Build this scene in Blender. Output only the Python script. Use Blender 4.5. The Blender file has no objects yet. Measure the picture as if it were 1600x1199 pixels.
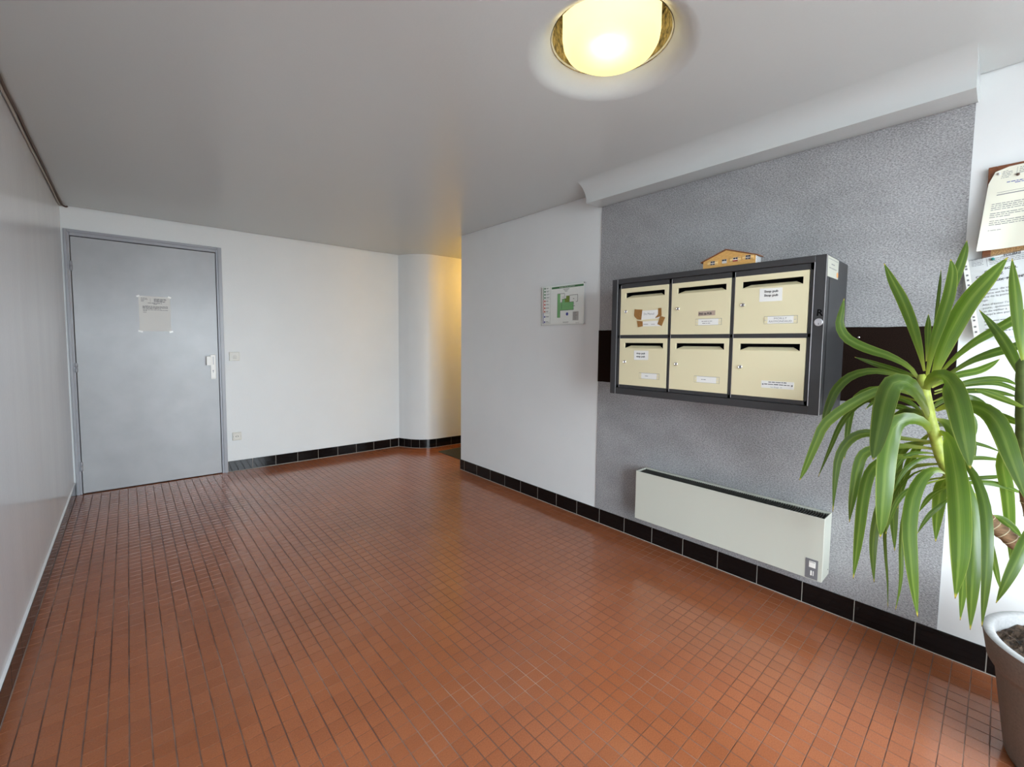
import bpy, bmesh, math, random
from mathutils import Vector, Matrix

random.seed(11)
scene = bpy.context.scene
COL = scene.collection
PI = math.pi

# ------------------------------------------------------------------ camera
cam_data = bpy.data.cameras.new('camera')
cam = bpy.data.objects.new('camera', cam_data)
COL.objects.link(cam)
CAM = Vector((-2.4021, -3.0248, 1.2425))
RIGHT = Vector((0.7428947, -0.66931764, 0.01101651))
UP = Vector((0.03403347, 0.0542003, 0.99794992))
FWD = Vector((0.66854259, 0.74099678, -0.06304432))
FPX, PPX, PPY = 678.6798, 812.237, 580.92          # focal length and principal point, 1600x1199 frame
mw = Matrix.Identity(4)
for i in range(3):
    mw[i][0], mw[i][1], mw[i][2], mw[i][3] = RIGHT[i], UP[i], -FWD[i], CAM[i]
cam.matrix_world = mw
cam_data.sensor_fit = 'HORIZONTAL'
cam_data.sensor_width = 36.0
cam_data.lens = FPX / 1600 * 36
cam_data.shift_x = -12.237 / 1600
cam_data.shift_y = -18.5797 / 1600
cam_data.clip_start = 0.02
scene.camera = cam

# ------------------------------------------------------------------ daylight, exposure
world = bpy.data.worlds.new('sky')
scene.world = world
world.use_nodes = True
wn = world.node_tree
wn.nodes.clear()
bg = wn.nodes.new('ShaderNodeBackground')
bg.inputs['Color'].default_value = (0.82, 0.92, 1.0, 1)
bg.inputs['Strength'].default_value = 20.0
wo = wn.nodes.new('ShaderNodeOutputWorld')
wn.links.new(bg.outputs[0], wo.inputs[0])

Y_FRONT = -4.60                      # the entrance wall behind the camera
OPEN_X0, OPEN_X1, OPEN_Z1 = -2.60, -0.50, 2.12
portal = bpy.data.lights.new('entrance_daylight', 'AREA')
portal.shape = 'RECTANGLE'
portal.size, portal.size_y = OPEN_X1 - OPEN_X0, OPEN_Z1 - 0.02
portal.cycles.is_portal = True
po = bpy.data.objects.new('entrance_daylight', portal)
COL.objects.link(po)
po.location = ((OPEN_X0 + OPEN_X1) / 2, Y_FRONT - 0.02, OPEN_Z1 / 2 + 0.01)
po.rotation_euler = (PI / 2, 0, 0)     # -Z looks along +y, into the hall

vs = scene.view_settings
scene.display_settings.display_device = 'sRGB'
vs.view_transform = 'Standard'
vs.look = 'None'
vs.exposure = 0.0
vs.gamma = 1.0
vs.use_curve_mapping = False

# ------------------------------------------------------------------ helpers
def mat(name, color, rough=0.5, metal=0.0, spec=0.5, bump=None, vary=None, coat=0.0):
    """Principled material; vary=(scale, amount[, stretch]) noise in the colour, bump=(scale, strength)."""
    m = bpy.data.materials.new(name)
    m.use_nodes = True
    nt = m.node_tree
    b = nt.nodes['Principled BSDF']
    b.inputs['Base Color'].default_value = (*color, 1)
    b.inputs['Roughness'].default_value = rough
    b.inputs['Metallic'].default_value = metal
    b.inputs['Specular IOR Level'].default_value = spec
    b.inputs['Coat Weight'].default_value = coat
    b.inputs['Coat Roughness'].default_value = 0.12
    tc = nt.nodes.new('ShaderNodeTexCoord')
    if vary:
        n = nt.nodes.new('ShaderNodeTexNoise')
        n.inputs['Scale'].default_value = vary[0]
        n.inputs['Detail'].default_value = 4
        src = tc.outputs['Object']
        if len(vary) > 2:
            mp = nt.nodes.new('ShaderNodeMapping')
            mp.inputs['Scale'].default_value = vary[2]
            nt.links.new(src, mp.inputs[0])
            src = mp.outputs[0]
        nt.links.new(src, n.inputs['Vector'])
        r = nt.nodes.new('ShaderNodeValToRGB')
        r.color_ramp.elements[0].position = 0.3
        r.color_ramp.elements[1].position = 0.7
        lo = [max(0, c * (1 - vary[1])) for c in color]
        hi = [min(1, c * (1 + vary[1])) for c in color]
        r.color_ramp.elements[0].color = (*lo, 1)
        r.color_ramp.elements[1].color = (*hi, 1)
        nt.links.new(n.outputs['Fac'], r.inputs['Fac'])
        nt.links.new(r.outputs['Color'], b.inputs['Base Color'])
    if bump:
        n2 = nt.nodes.new('ShaderNodeTexNoise')
        n2.inputs['Scale'].default_value = bump[0]
        n2.inputs['Detail'].default_value = 3
        nt.links.new(tc.outputs['Object'], n2.inputs['Vector'])
        bp = nt.nodes.new('ShaderNodeBump')
        bp.inputs['Strength'].default_value = bump[1]
        bp.inputs['Distance'].default_value = bump[2] if len(bump) > 2 else 0.002
        nt.links.new(n2.outputs['Fac'], bp.inputs['Height'])
        nt.links.new(bp.outputs['Normal'], b.inputs['Normal'])
    return m

def tag(o, label=None, cat=None, group=None, kind=None):
    if label: o['label'] = label
    if cat: o['category'] = cat
    if group: o['group'] = group
    if kind: o['kind'] = kind
    return o

def link(name, me, parent=None, m=None):
    o = bpy.data.objects.new(name, me)
    COL.objects.link(o)
    if m is not None and not me.materials:
        me.materials.append(m)
    if parent is not None:
        o.parent = parent
    return o

def finish(name, bm, m, parent=None, smooth=False):
    bmesh.ops.recalc_face_normals(bm, faces=bm.faces)
    me = bpy.data.meshes.new(name)
    if smooth:
        for f in bm.faces: f.smooth = True
    bm.to_mesh(me)
    bm.free()
    return link(name, me, parent, m)

def empty(name, loc=(0, 0, 0), rz=0.0, parent=None):
    o = bpy.data.objects.new(name, None)
    COL.objects.link(o)
    o.location = loc
    o.rotation_euler = (0, 0, rz)
    o.empty_display_size = 0.1
    if parent is not None: o.parent = parent
    return o

def add_box(bm, a, b, bev=0.0, seg=1):
    x0, x1 = sorted((a[0], b[0])); y0, y1 = sorted((a[1], b[1])); z0, z1 = sorted((a[2], b[2]))
    vs_ = [bm.verts.new(p) for p in ((x0,y0,z0),(x1,y0,z0),(x1,y1,z0),(x0,y1,z0),(x0,y0,z1),(x1,y0,z1),(x1,y1,z1),(x0,y1,z1))]
    fs = [bm.faces.new([vs_[i] for i in q]) for q in ((0,3,2,1),(4,5,6,7),(0,1,5,4),(1,2,6,5),(2,3,7,6),(3,0,4,7))]
    if bev > 0:
        es = list({e for f in fs for e in f.edges})
        bmesh.ops.bevel(bm, geom=es, offset=bev, segments=seg, affect='EDGES', profile=0.5)

def box(name, a, b, m, parent=None, bev=0.0, seg=1):
    bm = bmesh.new()
    add_box(bm, a, b, bev, seg)
    return finish(name, bm, m, parent)

def boxes(name, lst, m, parent=None, bev=0.0):
    bm = bmesh.new()
    for a, b in lst: add_box(bm, a, b, bev)
    return finish(name, bm, m, parent)

def pieces(name, lst, m, parent=None, bev=0.0):
    return [box(name, a, b, m, parent, bev) for a, b in lst]

def add_prism(bm, pts, off):
    """closed polygon pts (3D) extruded by vector off"""
    off = Vector(off)
    a = [bm.verts.new(p) for p in pts]
    b = [bm.verts.new(Vector(p) + off) for p in pts]
    bm.faces.new(a); bm.faces.new(b[::-1])
    n = len(pts)
    for i in range(n):
        bm.faces.new((a[i], b[i], b[(i+1) % n], a[(i+1) % n]))

def prism(name, pts, off, m, parent=None):
    bm = bmesh.new(); add_prism(bm, pts, off)
    return finish(name, bm, m, parent)

def add_tube(bm, pts, rad, n=8, cap=True):
    pts = [Vector(p) for p in pts]
    rings = []
    for i, p in enumerate(pts):
        t = (pts[min(i+1, len(pts)-1)] - pts[max(i-1, 0)]).normalized()
        a = Vector((0, 0, 1)) if abs(t.z) < .9 else Vector((1, 0, 0))
        u = t.cross(a).normalized(); v = t.cross(u)
        r = rad[i] if isinstance(rad, (list, tuple)) else rad
        rings.append([bm.verts.new(p + r*(math.cos(2*PI*k/n)*u + math.sin(2*PI*k/n)*v)) for k in range(n)])
    for i in range(len(rings)-1):
        for k in range(n):
            bm.faces.new((rings[i][k], rings[i][(k+1) % n], rings[i+1][(k+1) % n], rings[i+1][k]))
    if cap:
        bm.faces.new(rings[0][::-1]); bm.faces.new(rings[-1])

def add_lathe(bm, prof, c, n=48, axis='z', close=False):
    """prof = [(r, h)], revolved about an axis through c"""
    rings = []
    for r, h in prof:
        ring = []
        for k in range(n):
            a = 2*PI*k/n
            if axis == 'z': p = (c[0]+r*math.cos(a), c[1]+r*math.sin(a), c[2]+h)
            elif axis == 'x': p = (c[0]+h, c[1]+r*math.cos(a), c[2]+r*math.sin(a))
            else: p = (c[0]+r*math.cos(a), c[1]+h, c[2]+r*math.sin(a))
            ring.append(bm.verts.new(p))
        rings.append(ring)
    for i in range(len(rings)-1):
        for k in range(n):
            bm.faces.new((rings[i][k], rings[i][(k+1) % n], rings[i+1][(k+1) % n], rings[i+1][k]))
    if close:
        bm.faces.new(rings[0][::-1]); bm.faces.new(rings[-1])

def lathe(name, prof, c, m, parent=None, n=48, axis='z', close=False, smooth=True):
    bm = bmesh.new(); add_lathe(bm, prof, c, n, axis, close)
    o = finish(name, bm, m, parent, smooth)
    return o

def catmull(P, n):
    P = [Vector(p) for p in P]
    Q = [2*P[0]-P[1]] + P + [2*P[-1]-P[-2]]
    m = len(P)-1; out = []
    for k in range(n):
        t = k/(n-1)*m; i = min(int(t), m-1); f = t-i
        a, b, c, d = Q[i:i+4]
        out.append(.5*((2*b)+(c-a)*f+(2*a-5*b+4*c-d)*f*f+(3*b-a-3*c+d)*f**3))
    return out

# printed matter lies on a face given by origin o, right vector r, up vector u
FACE_X = (Vector((0, -1, 0)), Vector((0, 0, 1)))      # faces -x (right wall)
FACE_Y = (Vector((1, 0, 0)), Vector((0, 0, 1)))       # faces -y (back wall, in its own frame)
FACE_S = (Vector((1, 0, 0)), Vector((0, 0, 1)))       # cabinet side, faces -y

def text(name, body, o, face, size, m, parent=None, align='LEFT', tilt=0.0, squeeze=1.0, bold=0.0):
    cu = bpy.data.curves.new(name, 'FONT')
    cu.body = body; cu.size = size; cu.align_x = align; cu.resolution_u = 2
    cu.offset = bold
    tmp = bpy.data.objects.new(name, cu)
    COL.objects.link(tmp)
    dg = bpy.context.evaluated_depsgraph_get()
    me = bpy.data.meshes.new_from_object(tmp.evaluated_get(dg))
    bpy.data.objects.remove(tmp); bpy.data.curves.remove(cu)
    r, u = face
    r2 = r*math.cos(tilt) + u*math.sin(tilt); u2 = u*math.cos(tilt) - r*math.sin(tilt)
    n = r.cross(u)
    for v in me.vertices:
        v.co = Vector(o) + r2*v.co.x*squeeze + u2*v.co.y
    me.materials.clear(); me.materials.append(m)
    return link(name, me, parent)

def strokes(name, rects, o, face, m, parent=None):
    """flat print: rects (x0, y0, x1, y1) in metres from o along right/up"""
    r, u = face; bm = bmesh.new(); o = Vector(o)
    for x0, y0, x1, y1 in rects:
        bm.faces.new([bm.verts.new(o + r*x + u*y) for x, y in ((x0,y0),(x1,y0),(x1,y1),(x0,y1))])
    me = bpy.data.meshes.new(name); bm.to_mesh(me); bm.free()
    return link(name, me, parent, m)

def wordbars(x0, x1, y, h, rnd, fill=1.0):
    out = []; x = x0; end = x0 + (x1-x0)*fill
    while x < end - h:
        w = rnd.uniform(1.5, 6)*h
        out.append((x, y, min(x+w, end), y+h*rnd.uniform(.75, 1))); x += w + h*.7
    return out

# ------------------------------------------------------------------ materials
M = {}
M['wall'] = mat('white_wall_paint', (0.77, 0.79, 0.785), 0.42, bump=(70, 0.12, 0.004), vary=(3, 0.015))
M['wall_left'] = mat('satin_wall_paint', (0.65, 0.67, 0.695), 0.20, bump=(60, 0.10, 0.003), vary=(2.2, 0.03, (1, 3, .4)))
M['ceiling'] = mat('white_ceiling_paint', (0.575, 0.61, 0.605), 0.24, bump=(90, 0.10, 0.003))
M['cove'] = mat('cove_paint', (0.80, 0.80, 0.78), 0.45)
M['black_tile'] = mat('black_glazed_tile', (0.006, 0.005, 0.005), 0.08, spec=0.28)
M['skirt_grout'] = mat('grey_grout', (0.36, 0.33, 0.29), 0.9)
M['door'] = mat('grey_door_paint', (0.385, 0.395, 0.405), 0.28, vary=(5, 0.07), bump=(25, 0.05, 0.004))
M['frame'] = mat('grey_frame_paint', (0.33, 0.34, 0.37), 0.32)
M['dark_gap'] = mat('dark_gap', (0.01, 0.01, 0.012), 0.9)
M['white_plastic'] = mat('white_plastic', (0.84, 0.83, 0.78), 0.3)
M['cream_plastic'] = mat('cream_plastic', (0.70, 0.69, 0.62), 0.35)
M['paper'] = mat('white_paper', (0.76, 0.76, 0.73), 0.7)
M['side_paper'] = mat('yellowed_sticker', (0.46, 0.46, 0.39), 0.5)
M['ivory_paper'] = mat('ivory_paper', (0.74, 0.73, 0.61), 0.55)
M['tape'] = mat('clear_tape', (0.86, 0.86, 0.82), 0.2)
M['ink'] = mat('black_ink', (0.03, 0.03, 0.035), 0.7)
M['grey_ink'] = mat('grey_ink', (0.20, 0.20, 0.21), 0.7)
M['blue_ink'] = mat('blue_ink', (0.06, 0.08, 0.35), 0.7)
M['charcoal'] = mat('charcoal_lacquer', (0.036, 0.036, 0.038), 0.42, bump=(700, 0.25, 0.001))
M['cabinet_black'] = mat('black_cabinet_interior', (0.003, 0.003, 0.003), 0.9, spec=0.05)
M['steel_and_glint'] = mat('steel_and_edge_glint', (0.62, 0.62, 0.64), 0.35, metal=0.6)  # steel fittings, also the painted highlights along the mailbox edges
M['cream'] = mat('cream_lacquer', (0.70, 0.64, 0.425), 0.38, bump=(500, 0.1, 0.001))
M['chrome'] = mat('chrome', (0.85, 0.85, 0.86), 0.12, metal=1.0)
M['brown_tape'] = mat('brown_packing_tape', (0.30, 0.145, 0.04), 0.35, vary=(120, 0.15))
M['pink_label'] = mat('taupe_label', (0.42, 0.33, 0.27), 0.6)
M['heater'] = mat('ivory_enamel', (0.56, 0.575, 0.50), 0.35)
M['heater_dark'] = mat('dark_grille', (0.035, 0.035, 0.03), 0.6)
M['heater_panel'] = mat('grey_control_panel', (0.17, 0.17, 0.18), 0.5)
M['wood_light'] = mat('honey_wood', (0.58, 0.33, 0.10), 0.6, vary=(60, 0.25, (1, 1, 12)))
M['wood_roof'] = mat('red_brown_roof', (0.20, 0.07, 0.025), 0.7, vary=(90, 0.3))
M['wood_frame'] = mat('brown_wood_frame', (0.17, 0.055, 0.018), 0.45, vary=(25, 0.35, (1, 6, 30)))
M['cork'] = mat('cork', (0.42, 0.24, 0.10), 0.85, vary=(220, 0.45))
M['brown_board'] = mat('dark_brown_felt', (0.013, 0.007, 0.005), 0.95, spec=0.08, vary=(260, 0.4))
M['soil'] = mat('potting_soil', (0.060, 0.038, 0.024), 0.95, vary=(90, 0.9), bump=(120, 1.0, 0.01))
M['pot'] = mat('taupe_pot', (0.17, 0.145, 0.12), 0.6, vary=(160, 0.14), bump=(220, 0.15, 0.002))
M['pot_in'] = mat('pale_pot_rim', (0.42, 0.42, 0.42), 0.5, vary=(100, 0.1))
M['bark'] = mat('ringed_bark', (0.21, 0.125, 0.065), 0.8, vary=(60, 0.4, (1, 1, 5)))
M['leaf_scar'] = mat('pale_leaf_scar', (0.55, 0.47, 0.32), 0.8)
M['dark_stem'] = mat('dark_green_stem', (0.085, 0.125, 0.028), 0.5, vary=(40, 0.3))
M['scribble'] = mat('black_marker', (0.003, 0.003, 0.003), 0.8, spec=0.1)
M['shutter'] = mat('pale_wood', (0.72, 0.50, 0.21), 0.6)
M['green_stem'] = mat('pale_green_stem', (0.36, 0.43, 0.07), 0.5, vary=(40, 0.25))
M['doormat'] = mat('grey_brown_doormat', (0.075, 0.07, 0.055), 0.95, vary=(200, 0.4))
M['cable'] = mat('brown_cable', (0.10, 0.065, 0.05), 0.6)
M['pale_cable'] = mat('pale_cable_sheath', (0.42, 0.39, 0.35), 0.5)
M['foil'] = mat('creased_brass_foil', (0.24, 0.19, 0.09), 0.6, metal=0.2, vary=(60, 0.85), bump=(50, 1.0, 0.02))
M['pavement'] = mat('pavement_concrete', (0.30, 0.30, 0.29), 0.9, vary=(5, 0.1))
M['green_dark'] = mat('dark_green_print', (0.035, 0.17, 0.055), 0.6)
M['green_mid'] = mat('green_print', (0.20, 0.48, 0.19), 0.6)
M['green_olive'] = mat('olive_print', (0.17, 0.25, 0.03), 0.6)
M['red_print'] = mat('red_print', (0.55, 0.07, 0.04), 0.6)
M['blue_print'] = mat('blue_print', (0.05, 0.06, 0.36), 0.6)
M['grey_print'] = mat('grey_print', (0.50, 0.48, 0.47), 0.6)
M['orange'] = mat('orange_print', (0.80, 0.36, 0.12), 0.6)
M['pin'] = mat('teal_pin', (0.02, 0.22, 0.20), 0.3)
M['brown_pin'] = mat('brown_pin', (0.11, 0.06, 0.04), 0.3)
M['red_cloth'] = mat('dark_red_paint', (0.28, 0.03, 0.02), 0.6)

def felt_material():
    m = mat('grey_heather_felt', (0.24, 0.24, 0.25), 0.95, spec=0.1)
    nt = m.node_tree; b = nt.nodes['Principled BSDF']
    tc = nt.nodes.new('ShaderNodeTexCoord')
    mp = nt.nodes.new('ShaderNodeMapping'); mp.inputs['Scale'].default_value = (1, 1, 1.6)
    mp.inputs['Rotation'].default_value = (0.5, 0, 0)
    nt.links.new(tc.outputs['Object'], mp.inputs[0])
    n1 = nt.nodes.new('ShaderNodeTexNoise'); n1.inputs['Scale'].default_value = 140; n1.inputs['Detail'].default_value = 5
    n1.inputs['Roughness'].default_value = 0.75
    n2 = nt.nodes.new('ShaderNodeTexNoise'); n2.inputs['Scale'].default_value = 3.0; n2.inputs['Detail'].default_value = 3
    for n in (n1, n2): nt.links.new(mp.outputs[0], n.inputs['Vector'])
    r = nt.nodes.new('ShaderNodeValToRGB')
    r.color_ramp.elements[0].position = 0.32; r.color_ramp.elements[0].color = (0.15, 0.15, 0.155, 1)
    r.color_ramp.elements[1].position = 0.68; r.color_ramp.elements[1].color = (0.52, 0.52, 0.525, 1)
    nt.links.new(n1.outputs['Fac'], r.inputs['Fac'])
    mr = nt.nodes.new('ShaderNodeMapRange')
    mr.inputs['From Min'].default_value = 0.3; mr.inputs['From Max'].default_value = 0.7
    mr.inputs['To Min'].default_value = 0.86; mr.inputs['To Max'].default_value = 1.14
    nt.links.new(n2.outputs['Fac'], mr.inputs['Value'])
    mx = nt.nodes.new('ShaderNodeVectorMath'); mx.operation = 'SCALE'
    nt.links.new(r.outputs['Color'], mx.inputs[0]); nt.links.new(mr.outputs[0], mx.inputs['Scale'])
    nt.links.new(mx.outputs[0], b.inputs['Base Color'])
    bp = nt.nodes.new('ShaderNodeBump'); bp.inputs['Strength'].default_value = 0.4; bp.inputs['Distance'].default_value = 0.003
    nt.links.new(n1.outputs['Fac'], bp.inputs['Height']); nt.links.new(bp.outputs[0], b.inputs['Normal'])
    return m
M['felt'] = felt_material()

def tile_material():
    """waxed terracotta; the mesh attribute 'tone' shifts each tile a little"""
    m = mat('waxed_terracotta', (0.30, 0.09, 0.045), 0.18, spec=0.65)
    nt = m.node_tree; b = nt.nodes['Principled BSDF']
    at = nt.nodes.new('ShaderNodeAttribute'); at.attribute_name = 'tone'
    r = nt.nodes.new('ShaderNodeValToRGB')
    e = r.color_ramp.elements
    e[0].position = 0.0; e[0].color = (0.302, 0.098, 0.041, 1)
    e[1].position = 1.0; e[1].color = (0.336, 0.111, 0.046, 1)
    nt.links.new(at.outputs['Fac'], r.inputs['Fac'])
    ge = nt.nodes.new('ShaderNodeNewGeometry')
    n = nt.nodes.new('ShaderNodeTexNoise'); n.inputs['Scale'].default_value = 240; n.inputs['Detail'].default_value = 3
    nt.links.new(ge.outputs['Position'], n.inputs['Vector'])
    n3 = nt.nodes.new('ShaderNodeTexNoise'); n3.inputs['Scale'].default_value = 1.3; n3.inputs['Detail'].default_value = 4
    nt.links.new(ge.outputs['Position'], n3.inputs['Vector'])
    def rng(src, a, bb, lo=0.3, hi=0.7):
        q = nt.nodes.new('ShaderNodeMapRange'); q.inputs['From Min'].default_value = lo; q.inputs['From Max'].default_value = hi
        q.inputs['To Min'].default_value = a; q.inputs['To Max'].default_value = bb
        nt.links.new(src, q.inputs['Value']); return q.outputs[0]
    s1 = nt.nodes.new('ShaderNodeVectorMath'); s1.operation = 'SCALE'
    nt.links.new(r.outputs['Color'], s1.inputs[0]); nt.links.new(rng(n.outputs['Fac'], .88, 1.12), s1.inputs['Scale'])
    s2 = nt.nodes.new('ShaderNodeVectorMath'); s2.operation = 'SCALE'
    nt.links.new(s1.outputs[0], s2.inputs[0]); nt.links.new(rng(n3.outputs['Fac'], .88, 1.10), s2.inputs['Scale'])
    nt.links.new(s2.outputs[0], b.inputs['Base Color'])
    nt.links.new(rng(n3.outputs['Fac'], .13, .20), b.inputs['Roughness'])
    n4 = nt.nodes.new('ShaderNodeTexNoise'); n4.inputs['Scale'].default_value = 26; n4.inputs['Detail'].default_value = 2
    nt.links.new(ge.outputs['Position'], n4.inputs['Vector'])
    bp = nt.nodes.new('ShaderNodeBump'); bp.inputs['Strength'].default_value = 0.05; bp.inputs['Distance'].default_value = 0.002
    nt.links.new(n4.outputs['Fac'], bp.inputs['Height']); nt.links.new(bp.outputs[0], b.inputs['Normal'])
    return m
M['tile'] = tile_material()

def grout_material():
    m = mat('floor_grout', (0.15, 0.09, 0.07), 0.85)
    nt = m.node_tree; b = nt.nodes['Principled BSDF']
    ge = nt.nodes.new('ShaderNodeNewGeometry')
    n = nt.nodes.new('ShaderNodeTexNoise'); n.inputs['Scale'].default_value = 3.5; n.inputs['Detail'].default_value = 5
    nt.links.new(ge.outputs['Position'], n.inputs['Vector'])
    r = nt.nodes.new('ShaderNodeValToRGB'); e = r.color_ramp.elements
    e[0].position = 0.45; e[0].color = (0.13, 0.062, 0.042, 1)
    e[1].position = 0.72; e[1].color = (0.36, 0.22, 0.16, 1)
    nt.links.new(n.outputs['Fac'], r.inputs['Fac']); nt.links.new(r.outputs[0], b.inputs['Base Color'])
    return m
M['grout'] = grout_material()

def leaf_material():
    m = mat('striped_leaf', (0.12, 0.22, 0.03), 0.27, spec=0.5)
    nt = m.node_tree; b = nt.nodes['Principled BSDF']
    uv = nt.nodes.new('ShaderNodeUVMap'); uv.uv_map = 'UVMap'
    sp = nt.nodes.new('ShaderNodeSeparateXYZ'); nt.links.new(uv.outputs[0], sp.inputs[0])
    r = nt.nodes.new('ShaderNodeValToRGB'); el = r.color_ramp.elements
    stops = [(0.0, (.26,.32,.07)), (.045, (.085,.155,.022)), (.28, (.068,.132,.020)), (.42, (.100,.180,.028)), (.5, (.155,.235,.050)),
             (.58, (.100,.180,.028)), (.72, (.068,.132,.020)), (.955, (.085,.155,.022)), (1.0, (.26,.32,.07))]
    el[0].position = 0; el[0].color = (*stops[0][1], 1)
    el[1].position = 1; el[1].color = (*stops[-1][1], 1)
    for p_, c_ in stops[1:-1]:
        q = el.new(p_); q.color = (*c_, 1)
    # fine lengthwise veins
    mp = nt.nodes.new('ShaderNodeMapping'); mp.inputs['Scale'].default_value = (14, 1.2, 1)
    nt.links.new(uv.outputs[0], mp.inputs[0])
    n = nt.nodes.new('ShaderNodeTexNoise'); n.inputs['Scale'].default_value = 1.6; n.inputs['Detail'].default_value = 3
    nt.links.new(mp.outputs[0], n.inputs['Vector'])
    ad = nt.nodes.new('ShaderNodeMath'); ad.operation = 'MULTIPLY_ADD'
    sb = nt.nodes.new('ShaderNodeMath'); sb.operation = 'SUBTRACT'; sb.inputs[1].default_value = .5
    nt.links.new(n.outputs['Fac'], sb.inputs[0]); nt.links.new(sb.outputs[0], ad.inputs[0]); ad.inputs[1].default_value = .42
    nt.links.new(sp.outputs[0], ad.inputs[2]); nt.links.new(ad.outputs[0], r.inputs['Fac'])
    # base of the leaf paler, tip yellow then brown
    r2 = nt.nodes.new('ShaderNodeValToRGB'); e2 = r2.color_ramp.elements
    e2[0].position = 0; e2[0].color = (.38,.42,.09,1)
    e2[1].position = 1; e2[1].color = (.10,.05,.02,1)
    for p_, c_ in ((.16,(.19,.27,.04)),(.3,(.10,.18,.028)),(.965,(.10,.18,.028)),(.985,(.45,.38,.06))):
        q = e2.new(p_); q.color = (*c_, 1)
    nt.links.new(sp.outputs[1], r2.inputs['Fac'])
    rm = nt.nodes.new('ShaderNodeValToRGB'); e3 = rm.color_ramp.elements
    e3[0].position = 0; e3[0].color = (1,1,1,1); e3[1].position = 1; e3[1].color = (1,1,1,1)
    for p_, v in ((.22,.35),(.4,.0),(.955,0.0),(.975,1.0)):
        q = e3.new(p_); q.color = (v,v,v,1)
    nt.links.new(sp.outputs[1], rm.inputs['Fac'])
    mx = nt.nodes.new('ShaderNodeMix'); mx.data_type = 'RGBA'
    nt.links.new(rm.outputs[0], mx.inputs['Factor']); nt.links.new(r.outputs[0], mx.inputs['A']); nt.links.new(r2.outputs[0], mx.inputs['B'])
    oi = nt.nodes.new('ShaderNodeObjectInfo')
    vr = nt.nodes.new('ShaderNodeMapRange'); vr.inputs['To Min'].default_value = 0.62; vr.inputs['To Max'].default_value = 1.22
    nt.links.new(oi.outputs['Random'], vr.inputs['Value'])
    lv = nt.nodes.new('ShaderNodeVectorMath'); lv.operation = 'SCALE'
    nt.links.new(mx.outputs['Result'], lv.inputs[0]); nt.links.new(vr.outputs[0], lv.inputs['Scale'])
    nt.links.new(lv.outputs[0], b.inputs['Base Color'])
    tr = nt.nodes.new('ShaderNodeBsdfTranslucent')
    sc_ = nt.nodes.new('ShaderNodeVectorMath'); sc_.operation = 'MULTIPLY'; sc_.inputs[1].default_value = (1.7, 1.6, .7)
    nt.links.new(lv.outputs[0], sc_.inputs[0]); nt.links.new(sc_.outputs[0], tr.inputs['Color'])
    ms = nt.nodes.new('ShaderNodeMixShader'); ms.inputs[0].default_value = .32
    out = nt.nodes['Material Output']
    nt.links.new(b.outputs[0], ms.inputs[1]); nt.links.new(tr.outputs[0], ms.inputs[2]); nt.links.new(ms.outputs[0], out.inputs[0])
    return m
M['leaf'] = leaf_material()

def clear_material(name, tint=(1, 1, 1), gloss=0.08):
    m = bpy.data.materials.new(name); m.use_nodes = True
    nt = m.node_tree; nt.nodes.clear()
    o = nt.nodes.new('ShaderNodeOutputMaterial'); t = nt.nodes.new('ShaderNodeBsdfTransparent'); t.inputs[0].default_value = (*tint, 1)
    g = nt.nodes.new('ShaderNodeBsdfGlossy'); g.inputs['Roughness'].default_value = .05
    x = nt.nodes.new('ShaderNodeMixShader'); x.inputs[0].default_value = gloss
    nt.links.new(t.outputs[0], x.inputs[1]); nt.links.new(g.outputs[0], x.inputs[2]); nt.links.new(x.outputs[0], o.inputs[0])
    return m
M['acrylic'] = clear_material('clear_acrylic', (.99, 1.0, .99), .03)
M['sleeve'] = clear_material('clear_sleeve', (.94, .96, .98), .12)

def glow_material(name, color, strength, trans):
    """opal glass: glows by itself and lets the bulb inside shine through"""
    m = bpy.data.materials.new(name); m.use_nodes = True
    nt = m.node_tree; nt.nodes.clear()
    o = nt.nodes.new('ShaderNodeOutputMaterial')
    e = nt.nodes.new('ShaderNodeEmission'); e.inputs[0].default_value = (*color, 1); e.inputs[1].default_value = strength
    t = nt.nodes.new('ShaderNodeBsdfTranslucent'); t.inputs[0].default_value = (*trans, 1)
    a = nt.nodes.new('ShaderNodeAddShader')
    nt.links.new(e.outputs[0], a.inputs[0]); nt.links.new(t.outputs[0], a.inputs[1]); nt.links.new(a.outputs[0], o.inputs[0])
    return m
M['opal'] = glow_material('lit_opal_glass', (1.0, .84, .37), .42, (.9, .88, .75))
def emit(name, color, s):
    m = bpy.data.materials.new(name); m.use_nodes = True
    nt = m.node_tree; nt.nodes.clear()
    o = nt.nodes.new('ShaderNodeOutputMaterial'); e = nt.nodes.new('ShaderNodeEmission')
    e.inputs[0].default_value = (*color, 1); e.inputs[1].default_value = s
    nt.links.new(e.outputs[0], o.inputs[0]); return m
M['bulb'] = emit('lit_bulb', (1, .9, .65), 9)

M['sign_paper'] = mat('bright_print_paper', (0.90, 0.90, 0.89), 0.5)

# ------------------------------------------------------------------ setting
BS = -0.0301
D0 = 1.7705
BACK_RZ = math.atan(BS)
HC = 2.2686
LAMP_C = (-1.099, -2.040)

def sharpen(bm, ang=0.6):
    for f in bm.faces: f.smooth = True
    for e in bm.edges:
        if len(e.link_faces) == 2 and e.calc_face_angle(0) > ang: e.smooth = False

# floor bed, then the tiles on it
floor = box('floor', (-2.90, -4.75, -0.06), (2.70, 1.95, -0.0012), M['grout'])
tag(floor, kind='structure')

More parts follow.
